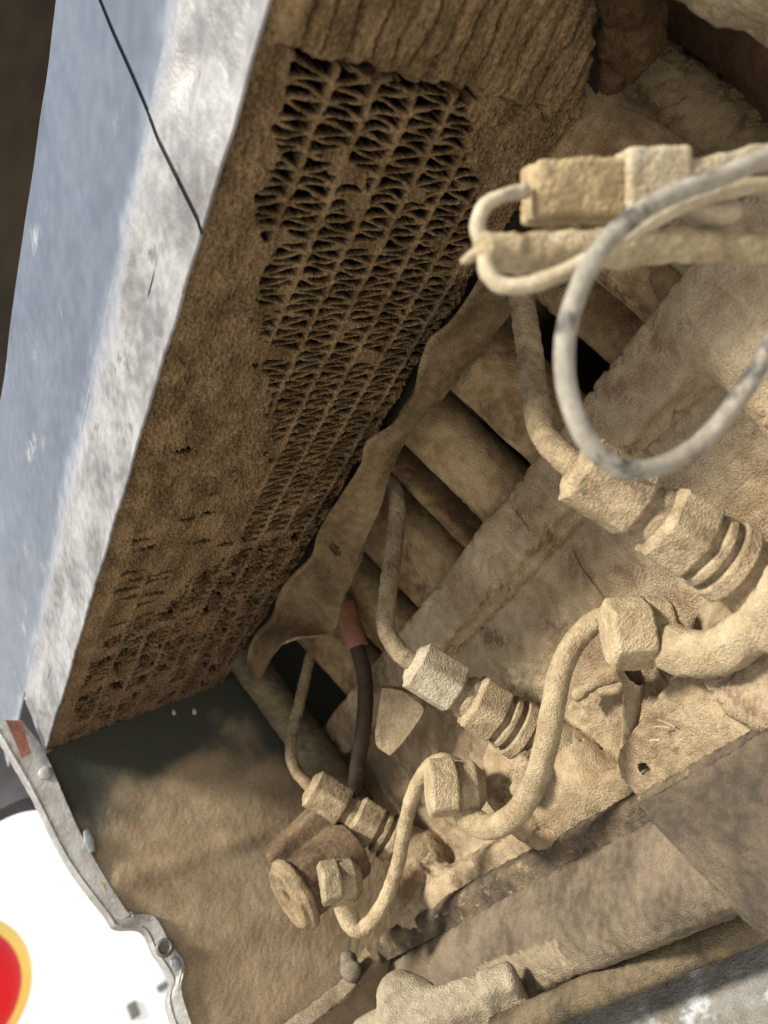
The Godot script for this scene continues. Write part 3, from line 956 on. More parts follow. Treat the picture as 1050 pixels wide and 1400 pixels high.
# ---------------------------------------------------------------- rocker cover, gasket and what lies below
func cover() -> void:
	var t := thing("rocker_cover", "long dusty cover with dark gasket edge below the cylinder heads", "cover")
	var e := [[1120, 945], [1050, 987], [900, 1072], [760, 1148], [620, 1224], [500, 1292], [440, 1330]]
	var low := [[1130, 1010], [1050, 1052], [900, 1120], [760, 1190], [620, 1268], [500, 1328], [430, 1362]]
	var rows := []
	for k in e.size():
		var out: float = [0.0, 0.0, 0.0, 0.0, 0.001, 0.007, 0.012][k]
		var a := zp(e[k][0], e[k][1], -0.184 + out)
		rows.append([a + Vector3(0, 0, -0.02), a, zp(low[k][0], low[k][1], -0.182 + out)])
	put("gasket_edge", skin(sheet(rows, 0.001, 0.004), {"a": lin(140, 120, 92), "b": lin(88, 80, 70), "f": 75.0, "bumps": [[0.0007, 160.0], [0.0004, 500.0]], "c": lin(178, 152, 110), "share": 0.3}), M.dust, t)
	var r2 := []
	var mid := [[1130, 1110], [1050, 1150], [900, 1215], [760, 1275], [640, 1335], [520, 1395], [430, 1440]]
	var bot := [[1140, 1185], [1050, 1222], [900, 1284], [790, 1330], [700, 1375], [560, 1450], [430, 1520]]
	for k in low.size():
		r2.append([zp(low[k][0] + 4, low[k][1] - 6, -0.186), zp(low[k][0] - 4, low[k][1] + 7, -0.180), zp(mid[k][0], mid[k][1], -0.166), zp(bot[k][0], bot[k][1], -0.164), zp(bot[k][0] + 5, bot[k][1] + 10, -0.178)])
	var body := skin(sheet(r2, 0.0011, 0.004), {"a": lin(150, 132, 106), "b": lin(104, 92, 74), "f": 35.0, "bumps": [[0.0009, 45.0], [0.0005, 300.0]], "c": lin(96, 88, 78), "share": 0.22})
	var worn := PackedVector2Array()
	for q in [[640, 1340], [655, 1322], [760, 1284], [772, 1300], [797, 1318], [700, 1372]]:
		var w := zp(q[0], q[1], -0.165)
		worn.append(Vector2(w.x, w.y))
	for k in body.v.size():
		var p := body.v[k]
		var jit := Vector2(n1.get_noise_3dv(p * 400.0), n1.get_noise_3dv(p * 400.0 + Vector3(5, 5, 5))) * 0.0007
		if Geometry2D.is_point_in_polygon(Vector2(p.x, p.y) + jit, worn):
			body.c[k] = dusty(lin(176, 158, 124)).lerp(dusty(lin(146, 128, 98)), 0.5 + 0.5 * n1.get_noise_3dv(p * 300.0))
	put("cover_body", body, M.dust, t)
	# flat plate near the viewer at the right
	var pl := sheet([[dp(1130, 935, 0.183), dp(1000, 1026, 0.197), dp(872, 1098, 0.217)], [dp(1160, 1100, 0.166), dp(1020, 1130, 0.184), dp(915, 1150, 0.203)], [dp(1180, 1330, 0.155), dp(1100, 1295, 0.167), dp(1046, 1285, 0.177)]], 0.001, 0.004)
	tag(put("side_plate", skin(pl, {"a": lin(124, 108, 86), "b": lin(88, 78, 66), "f": 40.0, "bumps": [[0.0011, 90.0], [0.0005, 400.0]], "c": lin(72, 68, 66), "share": 0.22}), M.dust), "flat brown plate overlapping the rocker cover's near end", "plate")
	# round rail under the cover
	var rail := tube(path_d([[680, 1412, 0.262], [780, 1368, 0.252], [900, 1318, 0.238], [1010, 1272, 0.225], [1090, 1238, 0.216]]), PackedFloat32Array([0.0050]), 24, 0.001)
	tag(put("lower_rail", skin(rail, {"a": lin(134, 117, 86), "b": lin(88, 78, 60), "f": 50.0, "bumps": [[0.0004, 120.0]]}), M.powder), "round dusty rail running below the rocker cover", "rail")
	var fender := sheet([[dp(650, 1480, 0.30), dp(760, 1395, 0.275), dp(1090, 1250, 0.235)], [dp(700, 1520, 0.275), dp(860, 1440, 0.25), dp(1120, 1340, 0.22)], [dp(760, 1560, 0.25), dp(900, 1520, 0.235), dp(1150, 1440, 0.205)]], 0.0013, 0.004)
	tag(put("lower_guard", skin(fender, {"a": lin(150, 150, 146), "b": lin(118, 110, 92), "f": 26.0, "bumps": [[0.0009, 60.0], [0.0003, 500.0]], "c": lin(190, 194, 198), "share": 0.3}), M.powder), "grey curved guard with bluish pale patch below the round rail", "guard")  # paler bluish patches scattered by noise
	# lobed casting at the bottom
	var c0 := mm(dp(640, 1395, 0.275))
	var ca := view * Vector3(0.92, 0.36, 0.12).normalized()
	var cb := (view * Vector3(-0.3, 0.85, 0.35)).normalized()
	cb = (cb - ca * cb.dot(ca)).normalized()
	var cbas := Basis(ca, cb, ca.cross(cb))
	var lob := [boxp(mm(dp(625, 1400, 0.278)), Vector3(24, 15, 7), 3.5, 3.0, cbas), caps(mm(dp(548, 1362, 0.29)), mm(dp(575, 1372, 0.285)), 9.0, 8.0, 6.0), boxp(mm(dp(690, 1362, 0.268)), Vector3(7, 11, 5), 2.5, 3.0, cbas), caps(mm(dp(715, 1392, 0.263)), mm(dp(722, 1388, 0.262)), 4.5, 4.0, 4.0), caps(mm(dp(520, 1440, 0.29)), mm(dp(700, 1480, 0.268)), 14.0, 14.0, 8.0)]
	var lg := cast(lob, c0 - Vector3(60, 55, 50), c0 + Vector3(60, 45, 50), 1.1)
	tag(put("lobed_casting", skin(lg, {"a": lin(180, 166, 136), "b": lin(144, 128, 100), "f": 30.0, "bumps": [[0.0006, 70.0], [0.0002, 400.0]]}), M.powder), "pale lobed casting under the rocker cover's middle", "casting")

# ---------------------------------------------------------------- end plate of the cooler
func end_plate() -> void:
	var t := thing("end_plate", "dust covered shroud plate closing the far end of the bay", "shroud plate")
	var X := -0.4125
	var rows := []
	var edge := [[30, 985], [62, 1030], [112, 1142], [170, 1240], [186, 1249], [212, 1254], [232, 1288], [252, 1318], [248, 1352], [262, 1400], [285, 1460]]
	var outer := [[-12, 985], [44, 1082], [92, 1175], [146, 1248], [160, 1266], [196, 1270], [214, 1302], [236, 1338], [231, 1368], [240, 1402], [262, 1462]]
	for k in 61:
		var yy := 0.26 - 0.32 * k / 60.0
		var z0 := edge_z(edge, X, yy) if yy < 0.1405 else -0.0775
		var r := []
		for j in 6:
			r.append(EYE + Vector3(X, yy, lerpf(z0 + 0.004, -0.33, j / 5.0)))
		rows.append(r)
	var g := sheet(rows, 0.0011, 0.002, null, func(p: Vector3, _a: float, _b: float) -> float:
		var q := p - EYE
		var dusty := smoothstep(0.115, 0.085, q.y + 0.012 * n1.get_noise_3dv(p * 30.0))
		var ridge := 0.0022 * exp(-pow((q.y - 0.062 - (q.z + 0.11) * 0.15) / 0.006, 2.0)) * smoothstep(-0.17, -0.13, q.z)
		return dusty * (0.0011 + 0.00016 * n1.get_noise_3dv(p * 450.0) + 0.0002 * nf.get_noise_3dv(p * 150.0)) + ridge)
	g.normals()
	g.c.resize(g.v.size())
	var ta := lin(176, 158, 130)
	var tb := lin(146, 128, 102)
	var green := lin(76, 78, 70)
	for k in g.v.size():
		var q := g.v[k] - EYE
		var d := smoothstep(0.122, 0.088, q.y + 0.03 * nf.get_noise_3dv(g.v[k] * 25.0) + 0.10 * smoothstep(-0.16, -0.22, q.z))
		g.c[k] = green.lerp(ta.lerp(tb, clampf(0.5 + nf.get_noise_3dv(g.v[k] * 45.0), 0, 1)), d)
	put("panel", g, M.silt, t)
	var rr := []
	for k in edge.size():
		var a := xp(edge[k][0], edge[k][1], X + 0.003)
		var b := xp(outer[k][0], outer[k][1], X + 0.001)
		rr.append([a + Vector3(-0.0035, 0, 0), a, a.lerp(b, 0.12) + Vector3(0.0006, 0, 0), a.lerp(b, 0.8), b, b + Vector3(-0.008, 0, 0.0006)])
	put("edge_rim", skin(sheet(rr, 0.0008, 0.0012), {"a": lin(172, 172, 168), "b": lin(132, 128, 118), "f": 60.0, "bumps": [[0.0003, 300.0]], "c": lin(112, 88, 66), "share": 0.25}), M.metal, t)
	# a rusty clip, a rivet and a slot on the rim
	var clip := sheet([[xp(8, 985, X + 0.006), xp(30, 985, X + 0.006)], [xp(30, 1035, X + 0.006), xp(42, 1028, X + 0.006)]], 0.0008, 0.001)
	put("rusty_clip", skin(clip, {"a": lin(168, 98, 66), "b": lin(120, 70, 50), "f": 90.0}), M.metal, t)
	var rv := xp(62, 1057, X + 0.0035)
	put("rivet", skin(turned(rv, rv + Vector3(0.002, 0, 0), [[0.0, 0.0034, 0.0], [0.0008, 0.0032, 0.0], [0.0016, 0.0014, 0.0]], 0.0, 20, 0.0005), {"a": lin(190, 188, 180), "b": lin(150, 146, 138), "f": 100.0}), M.metal, t)
	var slot := xp(225, 1296, X + 0.0045)
	put("slot_nut", skin(turned(slot, slot + Vector3(0.0015, 0, 0), [[0.0, 0.0042, 0.0], [0.001, 0.004, 0.0], [0.0015, 0.003, 0.0], [0.0006, 0.0022, 0.0]], 0.0, 20, 0.0004), {"a": lin(120, 116, 104), "b": lin(84, 80, 72), "f": 100.0}), M.metal, t)
	for wpt in [[122, 1150, 9, 30], [240, 1318, 7, 18]]:
		var wa := xp(wpt[0] - wpt[2] * 0.5, wpt[1] - wpt[3] * 0.5, X + 0.0042)
		var wb := xp(wpt[0] + wpt[2] * 0.5, wpt[1] + wpt[3] * 0.5, X + 0.0042)
		put("worn_spot", skin(tube(v3([wa, wa.lerp(wb, 0.5), wb]), PackedFloat32Array([0.0012, 0.0024, 0.0012]), 12, 0.0006, 0.25), {"a": lin(128, 142, 150), "b": lin(150, 156, 156), "f": 100.0}), M.metal, t)
	# dark mudguard beyond the rim, and the hood above
	var mud := sheet([[dp(-60, 900, 0.62), dp(40, 960, 0.62), dp(140, 1020, 0.62)], [dp(-60, 1010, 0.6), dp(30, 1035, 0.6), dp(130, 1060, 0.6)], [dp(-60, 1150, 0.58), dp(12, 1100, 0.58), dp(120, 1066, 0.58)]], 0.006, 0.02)
	tag(put("mudguard", skin(mud, {"a": lin(70, 70, 74), "b": lin(42, 42, 46), "f": 10.0}), M.rubber), "dark blurred rounded guard beyond the rim at the panel's far end", "mudguard")
	var hood := sheet([[EYE + Vector3(0.1, 0.42, -0.10), EYE + Vector3(0.1, 0.45, -0.2), EYE + Vector3(0.1, 0.46, -0.6)], [EYE + Vector3(-0.4, 0.42, -0.10), EYE + Vector3(-0.4, 0.45, -0.2), EYE + Vector3(-0.4, 0.46, -0.6)], [EYE + Vector3(-1.0, 0.42, -0.10), EYE + Vector3(-1.0, 0.45, -0.2), EYE + Vector3(-1.0, 0.46, -0.6)]], 0.01, 0.006)
	tag(put("hood", skin(hood, {"a": lin(92, 76, 52), "b": lin(60, 50, 36), "f": 9.0}), M.rubber), "dark dusty hood roof above the blue grey panel", "hood")
	# bottom corner below the heads: a folded guard edge with a clod of dust, and dark sheet under it
	var f1 := sheet([[dp(500, 1296, 0.385), dp(512, 1312, 0.375)], [dp(460, 1345, 0.372), dp(472, 1362, 0.364)], [dp(370, 1412, 0.35), dp(392, 1424, 0.342)]], 0.001, 0.0015)
	tag(put("guard_edge", skin(f1, {"a": lin(176, 160, 128), "b": lin(130, 112, 84), "f": 60.0, "bumps": [[0.0006, 150.0]]}), M.powder), "folded pale sheet edge at the bottom below the elbow cap", "sheet edge")
	var f2 := sheet([[dp(505, 1312, 0.40), dp(560, 1330, 0.39)], [dp(440, 1372, 0.385), dp(560, 1420, 0.372)], [dp(360, 1440, 0.365), dp(520, 1470, 0.36)]], 0.002, 0.002)
	tag(put("lower_sheet", skin(f2, {"a": lin(92, 74, 66), "b": lin(66, 54, 50), "f": 30.0}), M.rubber), "dark plum brown sheet under the folded pale edge", "sheet")

func edge_z(edge: Array, X: float, y: float) -> float:
	var last := -0.0665 if y > 0.0 else -0.09
	for k in edge.size() - 1:
		var a := xp(edge[k][0], edge[k][1], X) - EYE
		var b := xp(edge[k + 1][0], edge[k + 1][1], X) - EYE
		if (y <= a.y and y >= b.y) or (y >= a.y and y <= b.y):
			last = lerpf(a.z, b.z, (y - a.y) / (b.y - a.y))
	return last

# ---------------------------------------------------------------- injectors and their fuel pipes
func injectors() -> void:
	var who := ["largest fuel injector, under the big wire loop", "middle fuel injector with sharp pale hexes beside the S shaped pipe", "smallest fuel injector, above the dark red elbow"]
	var pipe_who := ["thick bent fuel pipe behind the small wire loop, nearest the plug connector", "bent fuel pipe crossing the ducts beside the wavy strip's hole", "thin fuel pipe rising to the wavy strip's square end"]
	var paths := [
		[[712, 396, 0.232], [716, 430, 0.228], [724, 480, 0.224], [733, 550, 0.217], [742, 590, 0.212], [765, 620, 0.206], [800, 648, 0.2015], [830, 665, 0.2]],
		[[508, 656, 0.327], [522, 655, 0.322], [538, 668, 0.32], [543, 700, 0.317], [538, 755, 0.31], [529, 820, 0.299], [529, 862, 0.294], [548, 893, 0.288], [575, 912, 0.2855], [595, 925, 0.285]],
		[[436, 830, 0.428], [428, 880, 0.42], [412, 950, 0.405], [398, 1015, 0.388], [403, 1050, 0.379], [424, 1075, 0.3735], [447, 1090, 0.372]]]
	var rad := [0.0038, 0.0036, 0.0029]
	for k in 3:
		var a: Vector3 = EYE + INJ[k]
		var b := a + inj_dir
		var t := thing("fuel_injector", who[k], "fuel injector", "fuel injectors", a + inj_dir * 0.03)
		var pal := {"a": lin(200, 178, 136), "b": lin(150, 128, 94), "f": 110.0, "bumps": [[0.00014, 240.0], [0.00008, 900.0]], "c": lin(112, 104, 92), "share": 0.26 if k == 0 else 0.08}
		if k == 2:
			pal.bumps = [[0.0003, 300.0]]
		var turn: float = [0.15, 0.4, 0.55][k]
		put("neck", skin(turned(a, b, [[0.008, 0.0066, 0], [0.0118, 0.0066, 0], [0.0126, 0.0078, 0], [0.0140, 0.0082, 0], [0.0175, 0.0082, 0]], 0, 44), pal), M.dust, t)
		put("holder_hex", skin(turned(a, b, [[0.0150, 0.0082, 0], [0.0160, 0.0094, 0.2], [0.0166, 0.0099, 1], [0.0272, 0.0099, 1], [0.0279, 0.0091, 0.4], [0.0284, 0.0082, 0]], turn, 72, 0.0005), pal), M.powder, t)
		put("ring", skin(turned(a, b, [[0.0280, 0.0080, 0], [0.0296, 0.0082, 0], [0.0300, 0.0102, 0], [0.0322, 0.0104, 0], [0.0327, 0.0082, 0]], 0, 60, 0.0005), pal), M.powder, t)
		put("ring", skin(turned(a, b, [[0.0325, 0.0082, 0], [0.0342, 0.0084, 0], [0.0347, 0.0110, 0], [0.0386, 0.0112, 0], [0.0392, 0.0092, 0]], 0, 60, 0.0005), pal), M.powder, t)
		put("sleeve", skin(turned(a, b, [[0.039, 0.0092, 0], [0.043, 0.0098, 0], [0.054, 0.012, 0]], 0, 52), pal), M.dust, t)
		var pt := thing("fuel_pipe", pipe_who[k], "fuel pipe", "steel fuel pipes to the injectors", a)
		var ppal := {"a": lin(190, 168, 126), "b": lin(138, 118, 86), "f": 70.0, "bumps": [[0.0004, 300.0], [0.0002, 900.0]], "c": lin(108, 106, 100), "share": 0.3}
		put("pipe", skin(tube(path_d(paths[k]), PackedFloat32Array([rad[k]]), 28, 0.0009), ppal), M.dust if k < 2 else M.powder, pt)
		var npal := pal.duplicate()
		if k == 1:
			npal.merge({"a": lin(206, 194, 164), "b": lin(172, 156, 122)}, true)
		put("union_nut", skin(turned(a, b, [[-0.0104, 0.0054, 0], [-0.0100, 0.0066, 0.0], [-0.0086, 0.0081, 0.35], [-0.0082, 0.0088, 1], [0.0090, 0.0088, 1], [0.0097, 0.0081, 0.5], [0.0098, 0.0062, 0]], turn + 0.2, 72, 0.0005), npal), M.powder, pt)

# ---------------------------------------------------------------- leak-off line: bolts, banjos, pipes
func bolt_head(a: Vector3, dir: Vector3, af: float, length: float, turn: float, pal: Dictionary, parent: Node3D) -> void:
	put("bolt_head", skin(turned(a, a + dir, [[0.0, af * 0.46, 0.35], [0.0009, af * 0.5, 1], [length - 0.0006, af * 0.5, 1], [length, af * 0.46, 0.3]], turn, 60), pal), M.powder, parent)
func leak_lines() -> void:
	var pal := {"a": lin(206, 186, 144), "b": lin(170, 146, 104), "f": 80.0, "bumps": [[0.0003, 200.0], [0.00015, 800.0]], "c": lin(116, 110, 100), "share": 0.22}
	# near fitting with the thick hose that leaves to the right
	var d1 := cam(0.99, 0.08, 0.02)
	var t1 := thing("banjo_fitting", "large dusty banjo bolt with thick stub left of the grey hose end", "banjo fitting", "banjo fittings on the leak-off line", dp(860, 865, 0.222))
	bolt_head(dp(829, 868, 0.222), d1, 0.0185, 0.0122, 0.3, pal, t1)
	put("banjo", skin(turned(dp(876, 862, 0.2255), dp(876, 862, 0.2255) + d1, [[-0.0012, 0.005, 0], [0, 0.0085, 0], [0.0015, 0.0098, 0], [0.0075, 0.0098, 0], [0.009, 0.008, 0]], 0, 48), pal), M.dust, t1)
	var h := thing("leak_hose", "thick dusty hose curving up from the large banjo fitting to the right edge", "hose")
	put("hose", skin(tube(path_d([[892, 862, 0.226], [925, 888, 0.216], [975, 893, 0.204], [1022, 868, 0.195], [1060, 825, 0.187], [1100, 760, 0.18]]), PackedFloat32Array([0.0072, 0.0070, 0.0063, 0.0058, 0.0055, 0.0055]), 30, 0.001), {"a": lin(208, 188, 146), "b": lin(176, 152, 110), "f": 60.0, "bumps": [[0.0009, 150.0], [0.0003, 600.0]], "c": lin(150, 158, 172), "share": 0.1}), M.dust, h)
	# S pipe between the first two fittings
	var s := thing("leak_pipe", "thick S shaped dusty pipe in front of the middle cylinder head", "pipe", "leak-off pipes")
	put("pipe", skin(tube(path_d([[850, 842, 0.238], [818, 848, 0.236], [790, 872, 0.238], [768, 912, 0.235], [757, 962, 0.234], [746, 1020, 0.235], [728, 1078, 0.242], [700, 1117, 0.252], [668, 1131, 0.267], [642, 1117, 0.275], [628, 1085, 0.28], [632, 1062, 0.284]]), PackedFloat32Array([0.0032, 0.0035, 0.0036, 0.0036, 0.0037, 0.0038, 0.0038, 0.0040, 0.0043, 0.0048, 0.0056, 0.006]), 30, 0.0009), pal), M.dust, s)
	var d2 := cam(0.99, 0.03, -0.1)
	var t2 := thing("banjo_fitting", "square looking pale banjo bolt at the lower end of the S shaped pipe", "banjo fitting", "banjo fittings on the leak-off line", dp(600, 1078, 0.28))
	bolt_head(dp(584, 1078, 0.277), d2, 0.0185, 0.0105, 0.1, pal, t2)
	put("banjo", skin(turned(dp(620, 1078, 0.281), dp(620, 1078, 0.281) + d2, [[-0.0005, 0.006, 0], [0, 0.0085, 0], [0.0018, 0.0098, 0], [0.0075, 0.0096, 0], [0.011, 0.006, 0]], 0, 44), pal), M.dust, t2)
	var s2 := thing("leak_pipe", "pale pipe drooping in a long hook to the elbow's fitting", "pipe", "leak-off pipes")
	put("pipe", skin(tube(path_d([[625, 1048, 0.292], [603, 1040, 0.292], [580, 1056, 0.297], [562, 1095, 0.304], [552, 1140, 0.312], [543, 1185, 0.321], [526, 1232, 0.33], [506, 1262, 0.334], [488, 1270, 0.335], [475, 1252, 0.337], [469, 1222, 0.34], [472, 1196, 0.345]]), PackedFloat32Array([0.0032, 0.0030, 0.0029, 0.0029, 0.0029, 0.0030, 0.0032, 0.0034, 0.0038, 0.0046, 0.0054, 0.006]), 28, 0.001), pal), M.powder, s2)
	var t3 := thing("banjo_fitting", "small grey banjo bolt right of the round elbow cap", "banjo fitting", "banjo fittings on the leak-off line", dp(450, 1210, 0.352))
	var pal3 := {"a": lin(190, 172, 134), "b": lin(150, 132, 100), "f": 90.0, "bumps": [[0.0004, 250.0]], "c": lin(120, 122, 118), "share": 0.15}
	bolt_head(dp(437, 1209, 0.338), cam(0.96, 0.05, -0.28), 0.0165, 0.0088, 0.2, pal3, t3)
	put("banjo", skin(turned(dp(459, 1207, 0.342), dp(459, 1207, 0.342) + cam(0.96, 0.05, -0.28), [[-0.0005, 0.006, 0], [0, 0.0085, 0], [0.0018, 0.0095, 0], [0.0075, 0.0092, 0], [0.011, 0.006, 0]], 0, 40), pal3), M.powder, t3)

# ---------------------------------------------------------------- elbow with cap, dark cable, grey tube, tab
func small_fittings() -> void:
	var t := thing("elbow_fitting", "dark red elbow with round dusty cap in front of the shroud plate", "elbow fitting", "", dp(400, 1220, 0.35))
	var ax := cam(-0.75, -0.36, 0.55)
	var c := dp(399, 1226, 0.346)
	var red := {"a": lin(144, 120, 90), "b": lin(100, 80, 60), "f": 45.0, "bumps": [[0.0003, 200.0]], "c": lin(120, 74, 60), "share": 0.22}
	var side := mm(dp(436, 1140, 0.372))
	var joint := mm(c - ax * 0.018)
	var lo := joint - Vector3(45, 45, 45)
	var body := cast([cyl(mm(c), mm(c - ax * 0.036), 14.0, 13.5, 1.0), boxp(mm(dp(414, 1148, 0.372)), Vector3(18, 8.5, 9), 3.0, 3.0, Basis(cam(0.75, 0.62, -0.3), cam(-0.62, 0.75, 0.0), cam(0.75, 0.62, -0.3).cross(cam(-0.62, 0.75, 0.0))).orthonormalized()), caps(mm(dp(445, 1185, 0.372)), mm(dp(474, 1165, 0.375)), 6.0, 5.0, 4.0)], lo, joint + Vector3(45, 45, 45), 0.9)
	put("body", skin(body, red), M.powder, t)
	var cap := {"a": lin(178, 154, 114), "b": lin(132, 112, 82), "f": 80.0, "bumps": [[0.0006, 150.0], [0.0003, 600.0]]}
	put("cap", skin(turned(c - ax * 0.004, c, [[0.0, 0.0158, 0], [0.0012, 0.0168, 0], [0.0034, 0.0168, 0], [0.0044, 0.0158, 0], [0.0047, 0.0146, 0], [0.0064, 0.0142, 0], [0.0070, 0.0132, 0], [0.0066, 0.0055, 0], [0.0058, 0.0042, 0], [0.0030, 0.0034, 0]], 0, 60), cap), M.powder, t)
	var cb := thing("black_cable", "black cable with an orange sleeve hanging behind the smallest injector", "cable")
	put("cable", skin(tube(path_d([[478, 850, 0.365], [490, 890, 0.36], [499, 930, 0.358], [498, 985, 0.36], [490, 1040, 0.366], [484, 1085, 0.376], [477, 1130, 0.38], [470, 1170, 0.376], [469, 1195, 0.37]]), PackedFloat32Array([0.0037]), 22, 0.0012), {"a": lin(74, 56, 38), "b": lin(46, 34, 22), "f": 60.0, "bumps": [[0.0003, 300.0]], "c": lin(120, 100, 74), "share": 0.25}), M.rubber, cb)
	put("sleeve", skin(tube(path_d([[469, 824, 0.367], [478, 850, 0.365], [489, 885, 0.3605]]), PackedFloat32Array([0.0052, 0.0056, 0.0052]), 24, 0.001), {"a": lin(178, 112, 80), "b": lin(140, 92, 68), "f": 60.0, "bumps": [[0.0005, 150.0]], "c": lin(160, 132, 98), "share": 0.34}), M.rubber, cb)
	var gt := tube(path_d([[300, 850, 0.44], [350, 918, 0.432], [410, 1000, 0.42], [490, 1110, 0.402]]), PackedFloat32Array([0.0105]), 36, 0.0015)
	tag(put("drain_tube", skin(gt, {"a": lin(140, 124, 90), "b": lin(92, 88, 72), "f": 40.0, "bumps": [[0.0005, 100.0]], "c": lin(76, 82, 78), "share": 0.3}), M.powder), "straight grey green tube slanting behind the thinnest fuel pipe", "tube")
	var tab := sheet([[dp(522, 940, 0.338), dp(513, 1012, 0.345), dp(533, 1034, 0.343)], [dp(548, 944, 0.338), dp(545, 990, 0.342), dp(553, 1012, 0.343)], [dp(566, 956, 0.333), dp(579, 968, 0.332), dp(576, 980, 0.334)]], 0.0009, 0.003)
	tag(put("bracket_tab", skin(tab, {"a": lin(196, 174, 132), "b": lin(158, 136, 100), "f": 60.0, "bumps": [[0.0005, 120.0]]}), M.powder), "flat tan tab with rounded corners behind the black cable", "bracket tab")

# ---------------------------------------------------------------- cables and plug near the viewer
func cables() -> void:
	var pale := {"a": lin(214, 200, 166), "b": lin(180, 160, 120), "f": 70.0, "bumps": [[0.0003, 200.0]], "c": lin(146, 142, 134), "share": 0.25}
	var t := thing("plug_connector", "dusty rectangular plug connector above the sleeved cable", "plug connector", "", dp(820, 262, 0.128))
	var bx := cam(0.995, 0.06, -0.08)
	var by := cam(-0.06, 0.97, 0.25)
	by = (by - bx * by.dot(bx)).normalized()
	var bb := Basis(bx, by, bx.cross(by))
	var c := mm(dp(824, 262, 0.1335))
	put("housing", skin(cast([boxp(c, Vector3(13.3, 4.7, 5.5), 0.9, 1.0, bb)], c - Vector3(18, 18, 18), c + Vector3(18, 18, 18), 0.5), {"a": lin(200, 176, 128), "b": lin(172, 148, 102), "f": 70.0, "bumps": [[0.0005, 150.0], [0.0002, 700.0]], "c": lin(176, 168, 146), "share": 0.18}), M.powder, t)
	var c2 := mm(dp(888, 250, 0.1318))
	put("latch", skin(cast([boxp(c2, Vector3(5.6, 5.2, 4.6), 1.2, 1.0, bb)], c2 - Vector3(12, 12, 12), c2 + Vector3(12, 12, 12), 0.5), pale), M.powder, t)
	put("wire_stub", skin(tube(path_d([[935, 270, 0.133], [970, 292, 0.134], [1000, 290, 0.136]]), PackedFloat32Array([0.0028, 0.0026, 0.0024]), 20, 0.001), pale), M.rubber, t)
	var bw := thing("bridge_wire", "short pale wire looping from the plug connector to the sleeved cable", "wire")
	put("wire", skin(tube(path_d([[720, 260, 0.128], [694, 266, 0.127], [668, 278, 0.126], [653, 303, 0.125], [659, 332, 0.126], [672, 345, 0.127]]), PackedFloat32Array([0.00125]), 16, 0.0008), pale), M.rubber, bw)
	var sc := thing("sleeved_cable", "pale cloth taped cable with frayed end below the plug connector", "cable")
	put("sleeve", skin(tube(path_d([[652, 348, 0.125], [662, 346, 0.125], [700, 346, 0.126], [780, 343, 0.128], [860, 338, 0.13], [930, 335, 0.132], [1000, 338, 0.134], [1080, 342, 0.136]]), PackedFloat32Array([0.0024, 0.0031, 0.0032, 0.0032, 0.0032, 0.0031, 0.0027, 0.0026]), 28, 0.0008), {"a": lin(206, 188, 146), "b": lin(166, 144, 102), "f": 80.0, "bumps": [[0.0008, 180.0], [0.0003, 700.0]], "c": lin(132, 128, 118), "share": 0.14}), M.powder, sc)
	put("frayed_strand", skin(tube(path_d([[662, 342, 0.125], [646, 350, 0.1245], [631, 359, 0.124]]), PackedFloat32Array([0.0011, 0.0009, 0.0005]), 12, 0.0008), pale), M.rubber, sc)
	var sw := thing("small_wire", "thin pale wire looping under the sleeved cable's frayed end", "wire")
	put("wire", skin(tube(path_d([[664, 352, 0.122], [668, 374, 0.1215], [686, 389, 0.121], [722, 389, 0.1205], [762, 377, 0.12], [800, 358, 0.12], [840, 330, 0.1205]]), PackedFloat32Array([0.0014]), 16, 0.0008), pale), M.rubber, sw)
	var lp := thing("loop_cable", "pale cable hanging in a big loop over the largest injector", "cable")
	put("cable", skin(tube(path_d([[1140, 170, 0.125], [1060, 208, 0.124], [1000, 236, 0.123], [940, 257, 0.122], [880, 287, 0.12], [826, 334, 0.118], [790, 398, 0.117], [772, 470, 0.117], [777, 540, 0.118], [803, 603, 0.119], [848, 639, 0.121], [905, 636, 0.123], [965, 598, 0.125], [1018, 533, 0.127], [1060, 462, 0.129], [1110, 370, 0.131]]), PackedFloat32Array([0.0016]), 22, 0.0008), {"a": lin(188, 182, 166), "b": lin(150, 142, 122), "f": 60.0, "bumps": [[0.0001, 200.0]], "c": lin(96, 92, 85), "share": 0.42}), M.rubber, lp)
	var rc := thing("round_cable", "slimmer pale cable running under the big loop to the right edge", "cable")
	put("cable", skin(tube(path_d([[1140, 235, 0.131], [1060, 248, 0.13], [1000, 258, 0.129], [940, 276, 0.1285], [890, 302, 0.128], [850, 330, 0.128], [815, 352, 0.128]]), PackedFloat32Array([0.0016]), 18, 0.0008), pale), M.rubber, rc)
	var uc := thing("tape_bundle", "taped wire bundle leaving the plug connector's back", "wire bundle")
	put("bundle", skin(tube(path_d([[925, 240, 0.131], [965, 235, 0.13], [1010, 225, 0.129], [1060, 213, 0.128], [1140, 190, 0.126]]), PackedFloat32Array([0.0026, 0.0025, 0.0023, 0.0024, 0.0025]), 22, 0.0009), {"a": lin(206, 190, 152), "b": lin(150, 136, 108), "f": 90.0, "bumps": [[0.0007, 200.0]], "c": lin(110, 112, 118), "share": 0.25}), M.powder, uc)

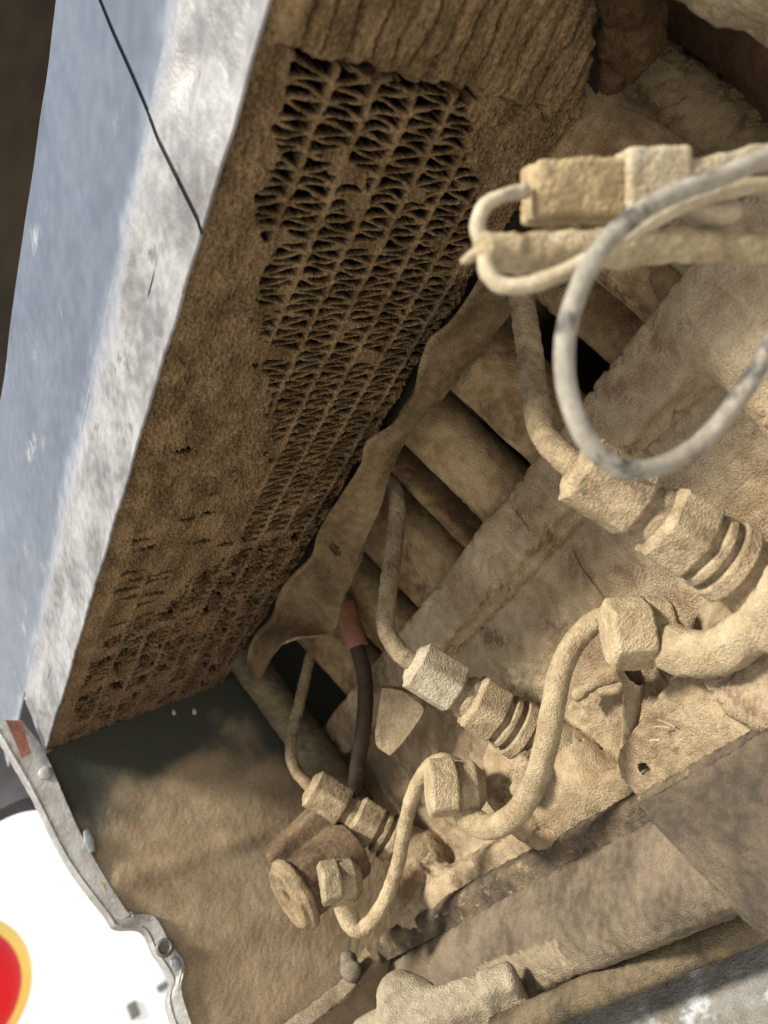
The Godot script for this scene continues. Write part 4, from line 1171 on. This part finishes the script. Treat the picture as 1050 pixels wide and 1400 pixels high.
# ---------------------------------------------------------------- straw, grit and cobweb
func bits() -> void:
	var straw := [[[900, 984, 0.226], [922, 994, 0.225], "on the lug with the hole"], [[893, 994, 0.227], [916, 995, 0.226], "below another straw on the lug"], [[1000, 1052, 0.2], [1016, 1058, 0.198], "on the dark plate edge"], [[888, 1013, 0.225], [902, 1012, 0.224], "above the lug's hole"]]
	for s in straw:
		var o := put("straw", skin(tube(path_d([s[0], [(s[0][0] + s[1][0]) * 0.5, (s[0][1] + s[1][1]) * 0.5 - 1.0, s[0][2]], s[1]]), PackedFloat32Array([0.0003]), 8, 0.001), {"a": lin(220, 206, 170), "b": lin(200, 180, 140), "f": 100.0}), M.rubber)
		tag(o, "tiny pale straw bit " + s[2], "straw", "straw bits")
	var grit := [[528, 0.0, 1318, 0.372, 5.0, "beside the folded sheet edge at the bottom"], [238, 0.0, 975, 0.402, 1.1, "high on the dark part of the shroud plate"], [266, 0.0, 974, 0.404, 1.2, "right of another fleck high on the shroud plate"], [684, 0.0, 652, 0.196, 1.0, "on the rim of the largest union nut"]]
	grit[0][0] = 478
	grit[0][2] = 1326
	for q in grit:
		var c := mm(dp(q[0], q[2], q[3]))
		var r: float = q[4]
		if r < 1.05:
			c = mm(dp(868, 655, 0.1925))
		var lump := cast([caps(c, c + Vector3(r * 0.6, r * 0.9, 0), r, r * 0.7, r * 0.5), caps(c + Vector3(r, -r * 0.4, r * 0.3), c + Vector3(r * 1.6, 0, 0), r * 0.6, r * 0.5, r * 0.4)], c - Vector3(r, r, r) * 3.2, c + Vector3(r, r, r) * 3.6, r * 0.28)
		tag(put("dirt_clod", skin(lump, {"a": lin(150, 138, 118), "b": lin(110, 98, 80), "f": 90.0, "bumps": [[r * 0.0004, 300.0 / r]]} if r > 2.0 else {"a": lin(200, 190, 165), "b": lin(176, 160, 130), "f": 90.0}), M.powder), "small pale dirt clod " + (q[5] as String), "dirt clod")
	var web := thing("cobweb", "thin torn cobweb strands between the wavy strip and the ducts", "cobweb")
	for w in [[[386, 818, 0.40], [420, 820, 0.395], [445, 818, 0.392], [470, 832, 0.39], [497, 850, 0.385]], [[518, 668, 0.345], [503, 730, 0.355], [488, 780, 0.37], [466, 815, 0.38]], [[450, 822, 0.385], [475, 828, 0.38], [500, 842, 0.375]]]:
		put("strand", skin(tube(path_d(w), PackedFloat32Array([0.00011]), 6, 0.002), {"a": lin(215, 205, 185), "b": lin(190, 176, 150), "f": 300.0, "bumps": [[0.0002, 900.0]]}), M.rubber, web)
